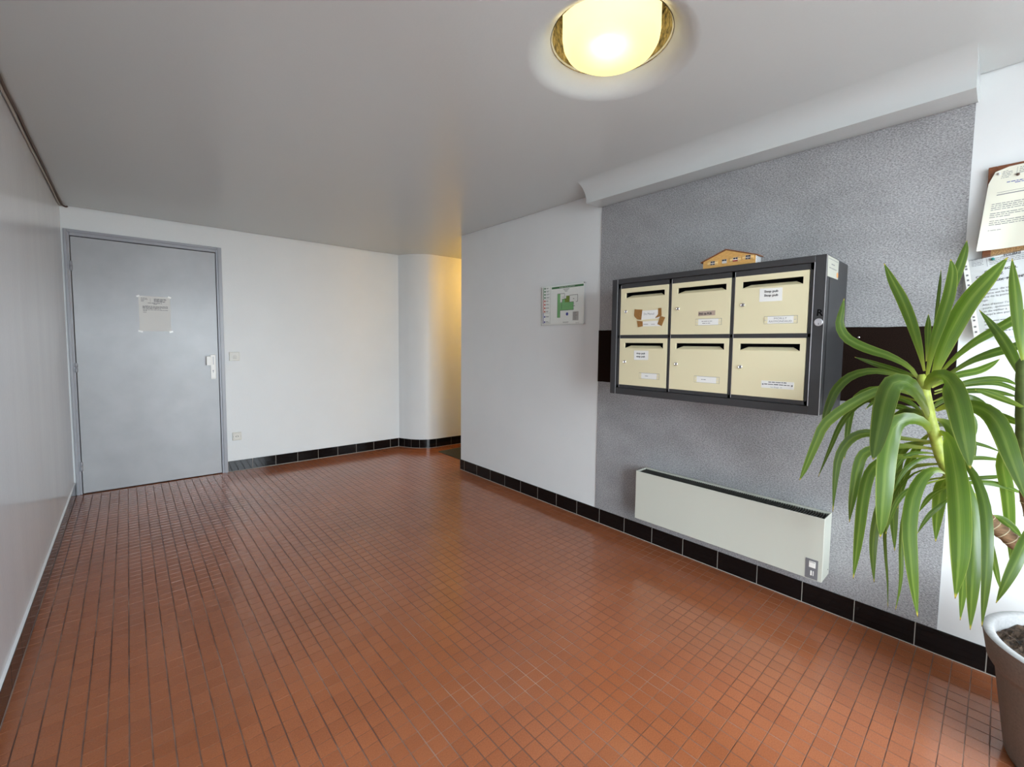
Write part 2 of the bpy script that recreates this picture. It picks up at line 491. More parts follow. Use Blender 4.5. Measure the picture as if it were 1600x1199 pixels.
TU, TV, TX, TY = 0.0528, 0.0534, -1.2785, -2.2108
def tile_geo(x0, x1, y0, y1, jz, tx=0.0, ty=0.0):
    """top face + four chamfer faces of one tile: 8 verts, 5 quads"""
    c = 0.0007
    cx, cy = (x0+x1)/2, (y0+y1)/2
    z = lambda x, y: jz + tx*(x-cx) + ty*(y-cy)
    v = [(x, y, -0.0030) for x, y in ((x0,y0),(x1,y0),(x1,y1),(x0,y1))]
    v += [(x, y, z(x, y)) for x, y in ((x0+c,y0+c),(x1-c,y0+c),(x1-c,y1-c),(x0+c,y1-c))]
    f = [(4,5,6,7),(0,1,5,4),(1,2,6,5),(2,3,7,6),(3,0,4,7)]
    return v, f

def floor_ok(x, y):
    if -2.75 < x < 0.02 and -4.6 < y < 1.78 - 0.03*x: return True
    return 0 <= x < 1.5 and 0.48 < y < 1.85

rnd = random.Random(5)
tiles = []
for i in range(-30, 54):
    for j in range(-48, 78):
        xa, ya = TX + TU*i, TY + TV*j
        x0, x1, y0, y1 = xa+.0014, xa+TU-.0014, ya+.0009, ya+TV-.0009
        if floor_ok((x0+x1)/2, (y0+y1)/2):
            ok = y1 < 0.50 or x1 > 0
            if (x0+x1)/2 < 0.002 and (y0+y1)/2 < 0.5: x1 = min(x1, -0.0015)
            x0 = max(x0, -2.744)
            if x1-x0 < .008: continue
            tiles.append((x0, x1, y0, y1))
def seen_area(t):
    p = Vector(((t[0]+t[1])/2, (t[2]+t[3])/2, 0)) - CAM
    d = p.dot(FWD)
    if d < .2: return 0
    u = PPX + FPX*p.dot(RIGHT)/d; v = PPY - FPX*p.dot(UP)/d
    if not (10 < u < 1590 and 0 < v < 1190): return 0
    return (t[1]-t[0])*(t[3]-t[2])*CAM.z/d**3
tiles.sort(key=seen_area, reverse=True)

def tone_attr(me, vals):
    a = me.attributes.new('tone', 'FLOAT', 'FACE')
    a.data.foreach_set('value', vals)

variants = []
for k in range(10):
    v, f = tile_geo(-(TU-.0028)/2, (TU-.0028)/2, -(TV-.0018)/2, (TV-.0018)/2, rnd.uniform(-.00015, .00015), rnd.uniform(-.0007, .0007), rnd.uniform(-.0007, .0007))
    me = bpy.data.meshes.new('tile'); me.from_pydata(v, [], f); me.materials.append(M['tile'])
    tone_attr(me, [rnd.random()]*5); variants.append(me)
rest = []
n_single = 0
for t in tiles:
    full = abs((t[1]-t[0]) - (TU-.0028)) < 1e-4
    if n_single < 300 and full and seen_area(t) > 0:
        o = bpy.data.objects.new('tile', variants[n_single % 10 if n_single % 3 else rnd.randrange(10)])
        COL.objects.link(o); o.parent = floor
        o.location = ((t[0]+t[1])/2, (t[2]+t[3])/2, 0)
        n_single += 1
    else:
        rest.append(t)
V, F, T = [], [], []
for t in rest:
    v, f = tile_geo(*t, rnd.uniform(-.00015, .00015), rnd.uniform(-.0007, .0007), rnd.uniform(-.0007, .0007))
    b = len(V); V += v; F += [tuple(q+b for q in g) for g in f]; T += [rnd.random()]*5
me = bpy.data.meshes.new('floor_tiles'); me.from_pydata(V, [], F); me.materials.append(M['tile']); tone_attr(me, T)
tag(link('floor_tiles', me, floor), kind='stuff')

# walls
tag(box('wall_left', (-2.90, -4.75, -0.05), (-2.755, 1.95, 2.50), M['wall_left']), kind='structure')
tag(box('wall_right', (0.006, -4.75, -0.05), (2.70, 0.500, 2.50), M['wall']), kind='structure')
wb = boxes('wall_back', [((-2.80, .008, -.05), (-2.744, .16, 2.50)), ((-2.744, .008, 2.092), (-1.738, .16, 2.50)),
                         ((-1.738, .008, -.05), (-0.01, .16, 2.50)), ((-2.744, .06, -.05), (-1.738, .16, 2.092))], M['wall'])
wb.location = (0, D0, 0); wb.rotation_euler = (0, 0, BACK_RZ); tag(wb, kind='structure')

CURVE = [(-.022,1.785),(-.004,1.737),(.0143,1.6987),(.0571,1.6116),(.1239,1.532),(.2072,1.475),(.3042,1.452),(.42,1.445),(.625,1.428),(1.2,1.40),(2.70,1.33)]
cp = [(p.x, p.y) for p in catmull([(a, b, 0) for a, b in CURVE[:9]], 49)] + CURVE[9:]
CURVE_N = []
bm = bmesh.new()
def offs(pts, d):
    out = []
    for i, p in enumerate(pts):
        a = Vector(pts[max(i-1, 0)]); b = Vector(pts[min(i+1, len(pts)-1)])
        t = (b-a).normalized(); n = Vector((-t.y, t.x))      # away from the room (up/right side)
        out.append((p[0]+n.x*d, p[1]+n.y*d))
    return out
wall_line = offs(cp, 0.008)
poly = [(x, y, -.05) for x, y in wall_line] + [(2.70, 1.95, -.05), (-.022, 1.95, -.05)]
add_prism(bm, poly, (0, 0, 2.55))
bmesh.ops.recalc_face_normals(bm, faces=bm.faces); sharpen(bm)
tag(finish('wall_corridor', bm, M['wall']), kind='structure')
tag(box('wall_corridor_end', (2.60, .45, -.05), (2.70, 1.5, 2.5), M['wall']), kind='structure')
tag(boxes('wall_front', [((-2.80, Y_FRONT-.15, -.05), (OPEN_X0, Y_FRONT, 2.5)), ((OPEN_X1, Y_FRONT-.15, -.05), (.05, Y_FRONT, 2.5)),
                         ((OPEN_X0, Y_FRONT-.15, OPEN_Z1), (OPEN_X1, Y_FRONT, 2.5))], M['wall']), kind='structure')
fx = [OPEN_X0, OPEN_X0+.06, -1.48, -1.42, OPEN_X1-.06, OPEN_X1]
tag(boxes('door_2', [((fx[0], Y_FRONT-.1, 0), (fx[1], Y_FRONT-.05, OPEN_Z1)), ((fx[2], Y_FRONT-.1, 0), (fx[3], Y_FRONT-.05, OPEN_Z1)),
                     ((fx[4], Y_FRONT-.1, 0), (fx[5], Y_FRONT-.05, OPEN_Z1)), ((fx[1], Y_FRONT-.1, OPEN_Z1-.06), (fx[4], Y_FRONT-.05, OPEN_Z1))],
          M['frame']), kind='structure')
tag(box('floor_outside', (-14, -22, -.10), (12, Y_FRONT-.16, -.03), M['pavement']), kind='structure')

# ceiling with the flared round recess of the lamp; it stops short of the walls (open shadow gap)
bm = bmesh.new()
yb = lambda x: D0 + BS*x - 0.003
hx, hy, hs = LAMP_C[0], LAMP_C[1], 0.40
def q4(*p): bm.faces.new([bm.verts.new((x, y, HC)) for x, y in p])
q4((-2.80,-4.70),(-2.80,yb(-2.8)),(hx-hs,yb(hx-hs)),(hx-hs,-4.70))
q4((hx+hs,-4.70),(hx+hs,yb(hx+hs)),(0.0,yb(0)),(0.0,-4.70))
q4((hx-hs,-4.70),(hx-hs,hy-hs),(hx+hs,hy-hs),(hx+hs,-4.70))
q4((hx-hs,hy+hs),(hx-hs,yb(hx-hs)),(hx+hs,yb(hx+hs)),(hx+hs,hy+hs))
q4((0.0,.496),(0.0,1.80),(2.65,1.80),(2.65,.496))
N = 96
rings = []
def sq(a):
    c, s = math.cos(a), math.sin(a); k = hs/max(abs(c), abs(s)); return (hx+k*c, hy+k*s, HC)
rings.append([bm.verts.new(sq(2*PI*k/N)) for k in range(N)])
for s in [0, .04, .1, .18, .27, .37, .48, .6, .72, .84, .93, 1]:
    r = .300 - .094*s; z = HC + .062*s**1.9
    rings.append([bm.verts.new((hx+r*math.cos(2*PI*k/N), hy+r*math.sin(2*PI*k/N), z)) for k in range(N)])
for a, b in zip(rings, rings[1:]):
    for k in range(N): bm.faces.new((a[k], a[(k+1) % N], b[(k+1) % N], b[k]))
for f in bm.faces: f.smooth = True
bmesh.ops.recalc_face_normals(bm, faces=bm.faces)
for f in bm.faces:
    if f.normal.z > 0: f.normal_flip()
add_box(bm, (-2.9, -4.75, 2.48), (2.7, 1.95, 2.54))
me = bpy.data.meshes.new('ceiling'); bm.to_mesh(me); bm.free()
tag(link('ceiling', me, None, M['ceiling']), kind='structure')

# cove over the felt panel
CR, CX, CZ = .110, -.273, 2.1586
prof = [(.006, 2.1700), (-.03, 2.1610), (-.07, 2.1580), (-.1625, 2.1580)] + [(CX + CR*math.cos(PI/2*k/18), CZ + CR*math.sin(PI/2*k/18)) for k in range(1, 18)] + [(CX, HC-.0003), (.006, HC-.0003)]
bm = bmesh.new()
add_prism(bm, [(x, -1.1687, z) for x, z in prof], (0, -1.7453, 0))
bmesh.ops.recalc_face_normals(bm, faces=bm.faces); sharpen(bm, .45)
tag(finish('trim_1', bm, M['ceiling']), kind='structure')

# tiled baseboards: a grout strip carrying single glazed tiles
SKZ = 0.1015
def baseboard_tile(parent, a, b, n, z0=.004, z1=SKZ, th=.007):
    """one tile between floor points a and b (2D), room side normal n"""
    a, b, n = Vector(a), Vector(b), Vector(n)
    bm = bmesh.new()
    add_box(bm, (0, 0, z0), ((b-a).length, th, z1), .0012)
    t = (b-a).normalized()
    for v in bm.verts:
        p = a + t*v.co.x - n*v.co.y
        v.co = (p.x, p.y, v.co.z)
    return finish('tile', bm, M['black_tile'], parent)

bb = tag(box('baseboard_right', (.0008, -4.60, -.002), (.010, .506, SKZ-.001), M['skirt_grout']), kind='structure')
ks = [.506] + [.2287 - .2048*k for k in range(-1, 24)]
for y1, y0 in zip(ks, ks[1:]):
    baseboard_tile(bb, (0, y1-.0012), (0, y0+.0012), (-1, 0))
bb = tag(box('baseboard_left', (-2.757, -4.60, -.002), (-2.7468, 1.83, SKZ-.001), M['skirt_grout']), kind='structure')
ys = [1.845] + [1.708 - .2048*k for k in range(0, 31)]
for y1, y0 in zip(ys, ys[1:]):
    baseboard_tile(bb, (-2.746, y0+.001), (-2.746, y1-.001), (1, 0))
tag(prism('trim_2', [(-2.756, -4.6, SKZ), (-2.7475, -4.6, SKZ), (-2.756, -4.6, SKZ+.008)], (0, 6.44, 0), M['wall_left']), kind='structure')
bb = tag(box('baseboard_back', (-1.735, .0008, -.002), (-.020, .012, SKZ-.001), M['skirt_grout']), kind='structure')
bb.location = (0, D0, 0); bb.rotation_euler = (0, 0, BACK_RZ)
xs = [-1.7345] + [-1.5351 + .2012*k for k in range(0, 8)] + [-.024]
for x0, x1 in zip(xs, xs[1:]):
    baseboard_tile(bb, (x0+.0011, 0), (x1-.0011, 0), (0, -1))
bm = bmesh.new()
gl = offs(cp, .0015); gb = offs(cp, .012)
add_prism(bm, [(x, y, -.002) for x, y in gl] + [(x, y, -.002) for x, y in gb[::-1]], (0, 0, SKZ+.001))
bb = tag(finish('baseboard_corridor', bm, M['skirt_grout']), kind='structure')
stops = [(-.020,1.781),(.0143,1.6987),(.0571,1.6116),(.1239,1.532),(.2072,1.475),(.3042,1.452),(.5040,1.438),(.704,1.4236),(.904,1.414),(1.104,1.404),(1.304,1.394)]
for a, b in zip(stops, stops[1:]):
    a, b = Vector(a), Vector(b); t = (b-a).normalized(); n = Vector((t.y, -t.x))
    # bowed tile follows the bend: sample the wall line between the two joints
    seg = [p for p in cp if min(a.x, b.x)+.003 < p[0] < max(a.x, b.x)-.003]
    line = [tuple(a+t*.0012)] + seg + [tuple(b-t*.0012)]
    back = offs(line, .007)
    bm = bmesh.new()
    add_prism(bm, [(x, y, .004) for x, y in line] + [(x, y, .004) for x, y in back[::-1]], (0, 0, SKZ-.004))
    finish('tile', bm, M['black_tile'], bb)

# grey service door in the back wall
dr = empty('door_1', (0, D0, 0), BACK_RZ); tag(dr, kind='structure')
FX0, FX1, LX0, LX1, LZ = -2.744, -1.737, -2.7075, -1.7854, 2.0396
boxes('door_frame', [((FX0, -.004, 0), (LX0-.0045, .05, 2.092)), ((LX1+.0045, -.004, 0), (FX1, .05, 2.092)), ((LX0-.0045, -.004, LZ+.006), (LX1+.0045, .05, 2.092)),
                     ((FX0, -.013, 0), (FX0+.019, .0, 2.092)), ((FX1-.028, -.013, 0), (FX1, .0, 2.092)), ((FX0+.019, -.013, 2.070), (FX1-.028, 0, 2.092))],
      M['frame'], dr, .002)
box('gap_shade_backing', (LX0-.0044, .044, 0), (LX1+.0044, .056, LZ+.0058), M['dark_gap'], dr)  # black backing added so the gap round the leaf reads as shade
leaf = box('door_leaf', (LX0, -.001, .007), (LX1, .040, LZ), M['door'], dr, .0012)
for z in (1.814, 1.018, .228):
    bm = bmesh.new()
    add_lathe(bm, [(.0005, -.040), (.0085, -.036), (.0095, -.004), (.0050, -.003), (.0050, .003), (.0095, .004), (.0085, .036), (.0005, .040)], (LX0-.002, -.008, z), 12)
    finish('hinge', bm, M['frame'], dr, True)
plate = boxes('lock_plate', [((-1.846, -.012, .900), (-1.807, -.001, 1.1157)), ((-1.845, -.009, .892), (-1.808, -.001, .900))], M['white_plastic'], leaf, .002)
boxes('pull_knob', [((-1.8785, -.055, 1.0200), (-1.842, -.030, 1.1025)), ((-1.856, -.034, 1.030), (-1.842, -.0115, 1.092))], M['white_plastic'], leaf, .003)
box('grip_slot_shade', (-1.8275, -.0128, 1.025), (-1.8215, -.0118, 1.098), M['frame'], leaf)  # flat grey bar paints the shadow in the grip
pieces('keyhole', [((-1.8305, -.0128, .962), (-1.8235, -.0119, .974)), ((-1.829, -.0128, .950), (-1.8255, -.0119, .958))], M['grey_ink'], leaf)

# ------------------------------------------------------------------ things on the back wall
def on_back(name, x, z):
    c, s = math.cos(BACK_RZ), math.sin(BACK_RZ)
    return empty(name, (c*x, D0 + s*x, z), BACK_RZ)

ns = tag(on_back('notice_sheet', -2.2205, 1.466), 'white printed A4 notice taped to the grey door', 'notice')
box('sheet', (-.104, -.0022, -.147), (.104, -.0012, .147), M['paper'], ns)
rr = random.Random(3)
bars = []
for k, w in enumerate((.9, 1, .55, .5)): bars += wordbars(-.088, -.045, .128-k*.009, .004, rr, w)
bars += [(-.028, .098, -.0268, .131)]
for k, w in enumerate((.95, 1, .7, .95, .85)): bars += wordbars(-.004, .078, .125-k*.0062, .0042, rr, w)
bars += wordbars(-.045, .048, .088, .0048, rr) + wordbars(-.008, .018, .080, .0045, rr)
for k, w in enumerate((1, 1, 1, .72)): bars += wordbars(-.079, .086, .062-k*.0068, .0042, rr, w)
bars += wordbars(-.077, .086, .031, .0042, rr) + wordbars(-.077, -.052, .023, .0042, rr) + wordbars(-.077, -.055, .010, .0042, rr)
strokes('printed_text', bars, (0, -.0025, 0), FACE_Y, M['grey_ink'], ns)
for cx, cz, w, h, a in ((-.105, .144, .022, .014, .5), (.100, .146, .022, .014, -.4), (-.098, -.150, .030, .014, -.3), (.103, -.150, .026, .014, .35)):
    c, s = math.cos(a), math.sin(a)
    pts = [(cx + c*x - s*z, -.0026, cz + s*x + c*z) for x, z in ((-w/2,-h/2),(w/2,-h/2),(w/2,h/2),(-w/2,h/2))]
    prism('tape', pts, (0, -.0005, 0), M['tape'], ns)

sw = tag(on_back('light_switch', -1.660, 1.098), 'square cream light switch beside the grey door', 'switch')
box('plate', (-.040, -.012, -.041), (.040, .008, .041), M['cream_plastic'], sw, .003, 2)
prism('rocker', [(-.013, -.012, -.020), (-.013, -.022, -.018), (-.013, -.0125, .010)], (.031, 0, 0), M['white_plastic'], sw)

ol = tag(on_back('power_outlet', -1.658, .336), 'cream wall power socket low on the wall near the grey door', 'outlet')
bm = bmesh.new(); add_box(bm, (-.0365, -.009, -.038), (.0365, .008, .038), .004, 2)
finish('plate', bm, M['cream_plastic'], ol)
lathe('socket_ring', [(.0225, -.0088), (.0225, -.0105), (.0195, -.0105), (.0195, -.0070), (.0001, -.0070)], (0, 0, 0), M['white_plastic'], ol, 24, 'y', smooth=False)
pieces('pin_hole', [((-.0115, -.0106, -.003), (-.0055, -.0094, .003)), ((.0055, -.0106, -.003), (.0115, -.0094, .003))], M['dark_gap'], ol)
lathe('earth_pin', [(.0022, -.009), (.0022, -.016), (.0003, -.017)], (0, 0, .010), M['chrome'], ol, 10, 'y')
pieces('screw', [((-.031, -.0098, -.0025), (-.027, -.0086, .0015)), ((.027, -.0098, -.0025), (.031, -.0086, .0015))], M['grey_ink'], ol)

# cables in the corner of left wall and ceiling
cb = empty('cable_run', (-2.735, -1.0, 2.257)); tag(cb, 'thin brown and pale cables running along the ceiling corner above the left wall', 'cable')
rc = random.Random(8)
def run(y0, y1, x, z, r, m, nm, hook=False):
    pts = []
    n = 26
    for k in range(n):
        y = y0 + (y1-y0)*k/(n-1)
        pts.append((x + rc.uniform(-.002, .002) + .735*0, y, z + rc.uniform(-.0025, .002)))
    if hook: pts += [(x+.010, y1+.004, z-.004), (x+.022, y1+.003, z-.007), (x+.028, y1-.004, z-.005)]
    bm = bmesh.new(); add_tube(bm, [(p[0]+2.735, p[1]+1.0, p[2]-2.257) for p in pts], r, 8)
    finish(nm, bm, m, cb, True)
run(-4.55, 1.825, -2.7375, 2.2605, .0058, M['cable'], 'brown_cable', True)
run(-4.55, 1.80, -2.7475, 2.2535, .0050, M['pale_cable'], 'pale_cable')

# ------------------------------------------------------------------ ceiling light in its recess
cl = empty('ceiling_light', (*LAMP_C, 2.27)); tag(cl, 'lit round opal glass ceiling light sunk in a flared recess', 'light')
lathe('glass_globe', [(.0005, -.004), (.06, -.003), (.11, .0), (.138, .006), (.156, .018), (.166, .036), (.170, .060), (.170, .19), (.166, .196)], (0, 0, 0), M['opal'], cl, 64)
lathe('recess_liner', [(.210, .052), (.211, .08), (.209, .12), (.211, .196), (.14, .198), (.0005, .198)], (0, 0, 0), M['foil'], cl, 64, smooth=False)
bm = bmesh.new(); bmesh.ops.create_uvsphere(bm, u_segments=20, v_segments=12, radius=.026)
for v in bm.verts: v.co = (v.co.x*1.25 + v.co.y*.5 - .048, v.co.y - v.co.x*.5 - .026, v.co.z*.8 + .026)
finish('bulb', bm, M['bulb'], cl, True)
ld = bpy.data.lights.new('globe_light', 'POINT'); ld.energy = 0.6; ld.color = (1, .82, .46); ld.shadow_soft_size = .02
lo = bpy.data.objects.new('globe_light', ld); COL.objects.link(lo); lo.location = (LAMP_C[0], LAMP_C[1], 2.37)
# the corridor's own lamp, round the corner
ld = bpy.data.lights.new('corridor_lamp', 'POINT'); ld.energy = 23.0; ld.color = (1, .56, .12); ld.shadow_soft_size = .09
lo = bpy.data.objects.new('corridor_lamp', ld); COL.objects.link(lo); lo.location = (1.25, .95, 2.14)

# ------------------------------------------------------------------ right wall: felt, board, cabinet, heater
fp = box('felt_panel', (.0006, -2.908, .104), (.0054, -1.1687, 2.1685), M['felt']); tag(fp, 'large grey felt panel covering the right wall around the mailboxes', 'wall panel')
bp_ = empty('backing_board', (0, -2.04, 1.18)); tag(bp_, 'dark brown felt-covered strip running behind the mailboxes', 'board')
bm = bmesh.new()
n = 40; ra = random.Random(4)
top = [(-.0040, .872 - 1.739*k/n, .1635 - .012*k/n + ra.uniform(-.0015, .0015)) for k in range(n+1)]
bot = [(-.0040, .872 - 1.739*k/n, -.187 + .012*k/n + ra.uniform(-.0015, .0015)) for k in range(n+1)]
add_prism(bm, top + bot[::-1], (.0044, 0, 0))
finish('strip', bm, M['brown_board'], bp_)
lathe('nail', [(.0005, -.0085), (.004, -.008), (.0055, -.004), (.004, -.002)], (0, -.557, .109), M['chrome'], bp_, 12, 'x')

# wall-hung bank of six mailboxes
MB = empty('mailbox_bank', (0, -2.032, .9675)); tag(MB, 'charcoal metal bank of six cream mailboxes hung on the grey felt wall', 'mailboxes')
mo = Vector((0, -2.032, .9675))
def L(p): return tuple(Vector(p) - mo)
def mbox(name, a, b, m, par=MB, bev=0.0): return box(name, L(a), L(b), m, par, bev)
def mboxes(name, lst, m, par=MB, bev=0.0): return boxes(name, [(L(a), L(b)) for a, b in lst], m, par, bev)
Y0, Y1, Z0, Z1 = -1.521, -2.5435, .9675, 1.6115
mboxes('cabinet_body', [((-.300, Y0, Z0), (-.0046, Y1, Z1)),
      ((-.344, Y0, Z0), (-.29, -1.5575, Z1)), ((-.344, -2.505, Z0), (-.29, Y1, Z1)),
      ((-.344, -1.5575, 1.5845), (-.29, -2.505, Z1)), ((-.344, -1.5575, Z0), (-.29, -2.505, 1.002))], M['charcoal'], bev=.0015)
mboxes('door_surround', [((-.336, -1.560, 1.5565), (-.30, -2.503, 1.583)), ((-.336, -1.560, 1.0035), (-.30, -2.503, 1.021)),
      ((-.336, -1.560, 1.282), (-.30, -2.503, 1.2995)), ((-.336, -1.560, 1.0035), (-.30, -1.5765, 1.583)),
      ((-.336, -1.868, 1.0035), (-.30, -1.884, 1.583)), ((-.336, -2.178, 1.0035), (-.30, -2.195, 1.583)), ((-.336, -2.487, 1.0035), (-.30, -2.503, 1.583))], M['charcoal'], bev=.0008)
for q_ in [((-.3452, -1.5565, Z0+.001), (-.3435, -1.5578, Z1-.001)), ((-.3452, -2.5018, 1.003), (-.335, -2.5045, 1.584)),
      ((-.3452, -2.5422, Z0+.001), (-.3425, -2.5440, Z1-.001)), ((-.3372, -1.8825, 1.006), (-.3355, -1.8840, 1.580)), ((-.3372, -2.1930, 1.006), (-.3355, -2.1945, 1.580)), ((-.3372, -1.5755, 1.006), (-.3355, -1.5768, 1.575))]: mbox('edge_glint_strip', q_[0], q_[1], M['steel_and_glint'])  # pale strips paint the glint along the chipped metal edges

COLS = [(-1.5790, -1.8660), (-1.8860, -2.1768), (-2.1962, -2.4848)]
ROWS = [(1.3005, 1.5572), (1.0225, 1.2810)]
doors = {}
for ri, (za, zb) in enumerate(ROWS):
    for ci, (ya, yb2) in enumerate(COLS):
        d = 'XYZ'
        o = Vector((-.330, ya, za))
        sa, sb, s0, s1 = ya-.0295, yb2+.0205, zb-.0545, zb-.0245
        fr = -.3400
        lst = [((fr, ya, za), (-.330, yb2, s0)), ((fr, ya, s1), (-.330, yb2, zb)), ((fr, ya, s0), (-.330, sa, s1)), ((fr, sb, s0), (-.330, yb2, s1))]
        bm = bmesh.new()
        for a, b in lst: add_box(bm, L(a), L(b))
        bmesh.ops.remove_doubles(bm, verts=bm.verts, dist=1e-5)
        dd = finish('mailbox_door', bm, M['cream'], MB)
        doors[ri, ci] = dd
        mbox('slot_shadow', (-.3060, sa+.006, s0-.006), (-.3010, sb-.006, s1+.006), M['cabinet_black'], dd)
        # bent lower lip with slanted corners
        pts = [(-.3402, sa, s0-.001), (-.3402, sb, s0-.001), (-.3180, sb+.030, s0+.0148), (-.3180, sa-.030, s0+.0148)]
        prism('slot_lip', [L(p) for p in pts], (.0012, 0, .0006), M['cream'], dd)
        # cam lock
        ly, lz = ya-.0365, za+.1285
        lk = lathe('lock', [(.0088, -.340), (.0088, -.3445), (.0072, -.3465), (.0058, -.3450), (.0004, -.3450)], L((0, ly, lz)), M['chrome'], dd, 20, 'x', smooth=False)
        mbox('keyhole', (-.3462, ly+.0012, lz-.004), (-.3448, ly-.0012, lz+.004), M['ink'], dd)

def plate_on(ri, ci, yc, zc, w, h, screws=True, recessed=True):
    dd = doors[ri, ci]
    if recessed:
        mbox('plate_recess', (-.3402, yc+w/2+.0012, zc-h/2-.001), (-.3396, yc-w/2-.0012, zc+h/2+.0016), M['grey_ink'], dd)
    mbox('name_plate', (-.3412, yc+w/2, zc-h/2), (-.3398, yc-w/2, zc+h/2), M['paper'], dd)
    if recessed:
        for q_ in [((-.3415, yc+w/2, zc-h/2), (-.3398, yc+w/2-.013, zc+h/2)), ((-.3415, yc-w/2+.013, zc-h/2), (-.3398, yc-w/2, zc+h/2))]: mbox('plate_end', q_[0], q_[1], M['cream'], dd)
    for s in (1, -1):
        lathe('screw', [(.0024 if recessed else .0036, -.3405), (.0024 if recessed else .0036, -.3420), (.0003, -.3422)], L((0, yc+s*(w/2-.0065), zc)), M['steel_and_glint'] if recessed else M['grey_ink'], dd, 10, 'x')
    return dd
def ptext(dd, body, y, z, size, m='ink', nm='lettering', **k):
    return text(nm, body, L((-.3419, y, z)), FACE_X, size, M[m], dd, **k)
d = plate_on(0, 1, -2.0775, 1.3585, .1235, .0285)
strokes('lettering', wordbars(.030, .083, .0165, .0030, rr) + wordbars(.034, .072, .0070, .0030, rr), L((-.3418, -2.0157, 1.3442)), FACE_X, M['grey_ink'], d)
d = plate_on(0, 2, -2.3868, 1.3582, .1255, .0300)
ptext(d, 'MOILLY', -2.3868, 1.3605, .0118, 'grey_ink', align='CENTER', squeeze=1.25)
ptext(d, 'RAYMONDAUD', -2.3868, 1.3480, .0118, 'grey_ink', align='CENTER', squeeze=1.05)
d = plate_on(1, 0, -1.7690, 1.0793, .1190, .0290)
strokes('lettering', wordbars(.036, .058, .0130, .0036, rr), L((-.3418, -1.7095, 1.0648)), FACE_X, M['grey_ink'], d)
d = plate_on(1, 1, -2.0795, 1.0815, .1215, .0285)
strokes('lettering', wordbars(.036, .058, .0130, .0036, rr), L((-.3418, -2.0187, 1.0672)), FACE_X, M['grey_ink'], d)
d = plate_on(1, 2, -2.3867, 1.0800, .1255, .0310, recessed=False)
strokes('lettering', wordbars(.028, .098, .0240, .0036, rr) + wordbars(.012, .113, .0145, .0036, rr), L((-.3419, -2.3240, 1.0650)), FACE_X, M['ink'], d)
ptext(d, '1er Etage  D', -2.3600, 1.0670, .0075, 'grey_ink', squeeze=1.2)
# stuck-on slips
def slip(dd, pts, m, nm='sticker', off=.0006, lift=.3403):
    return prism(nm, [L((-lift, y, z)) for y, z in pts], (-off, 0, 0), M[m], dd)
d = doors[0, 2]
slip(d, [(-2.3002, 1.4392), (-2.3900, 1.4385), (-2.3890, 1.4945), (-2.3000, 1.4965)], 'paper')
ptext(d, 'Stop pub', -2.3195, 1.4775, .0135, squeeze=1.12, bold=.0003, tilt=-.01)
ptext(d, 'Stop pub', -2.3195, 1.4605, .0135, squeeze=1.12, bold=.0003, tilt=-.01)
slip(d, [(-2.2915, 1.418), (-2.3050, 1.4175), (-2.3060, 1.4520), (-2.2925, 1.4520)], 'cream', 'tape_mark', .0003)
slip(d, [(-2.3770, 1.430), (-2.4080, 1.4295), (-2.4060, 1.4420), (-2.3770, 1.4425)], 'cream', 'tape_mark', .0003)
d = doors[1, 0]
slip(d, [(-1.6740, 1.1633), (-1.7616, 1.1655), (-1.7617, 1.2150), (-1.6728, 1.2150)], 'paper')
ptext(d, 'stop pub', -1.6890, 1.1960, .0135, squeeze=1.12, bold=.0003)
ptext(d, 'stop pub', -1.6890, 1.1790, .0135, squeeze=1.12, bold=.0003)
d = doors[0, 1]
slip(d, [(-2.0282, 1.3876), (-2.1097, 1.3896), (-2.1095, 1.4121), (-2.0280, 1.4100)], 'pink_label')
ptext(d, 'PAS de PUB', -2.0320, 1.3935, .0140, squeeze=.88, bold=.0004)
d = doors[0, 0]
slip(d, [(-1.7090, 1.3800), (-1.8225, 1.3862), (-1.8225, 1.4300), (-1.7090, 1.4290)], 'paper', 'paper_slip', .0010)
slip(d, [(-1.7140, 1.3450), (-1.8290, 1.3450), (-1.8270, 1.3735), (-1.7140, 1.3710)], 'paper', 'paper_slip', .0010)
slip(d, [(-1.6705, 1.4409), (-1.6790, 1.4385), (-1.7184, 1.4350), (-1.7133, 1.3808), (-1.6894, 1.3833), (-1.6719, 1.3978), (-1.6676, 1.4067)], 'brown_tape', 'brown_tape', .0005, .3415)
slip(d, [(-1.8123, 1.4380), (-1.8306, 1.4386), (-1.8329, 1.3982), (-1.7983, 1.3865), (-1.7975, 1.3910), (-1.8120, 1.4060)], 'brown_tape', 'brown_tape', .0005, .3415)
slip(d, [(-1.6866, 1.3770), (-1.7224, 1.3725), (-1.7242, 1.3462), (-1.6937, 1.3417)], 'brown_tape', 'brown_tape', .0005, .3421)
slip(d, [(-1.8256, 1.3976), (-1.8540, 1.3891), (-1.8356, 1.3444), (-1.8105, 1.3550)], 'brown_tape', 'brown_tape', .0005, .3421)
text('lettering', 'De Menud', L((-.3415, -1.7270, 1.4060)), FACE_X, .0155, M['grey_ink'], d, squeeze=.95)
strokes('lettering', wordbars(.0, .028, 0, .0075, rr) + wordbars(.046, .068, 0, .006, rr), L((-.3415, -1.7270, 1.3530)), FACE_X, M['grey_print'], d)
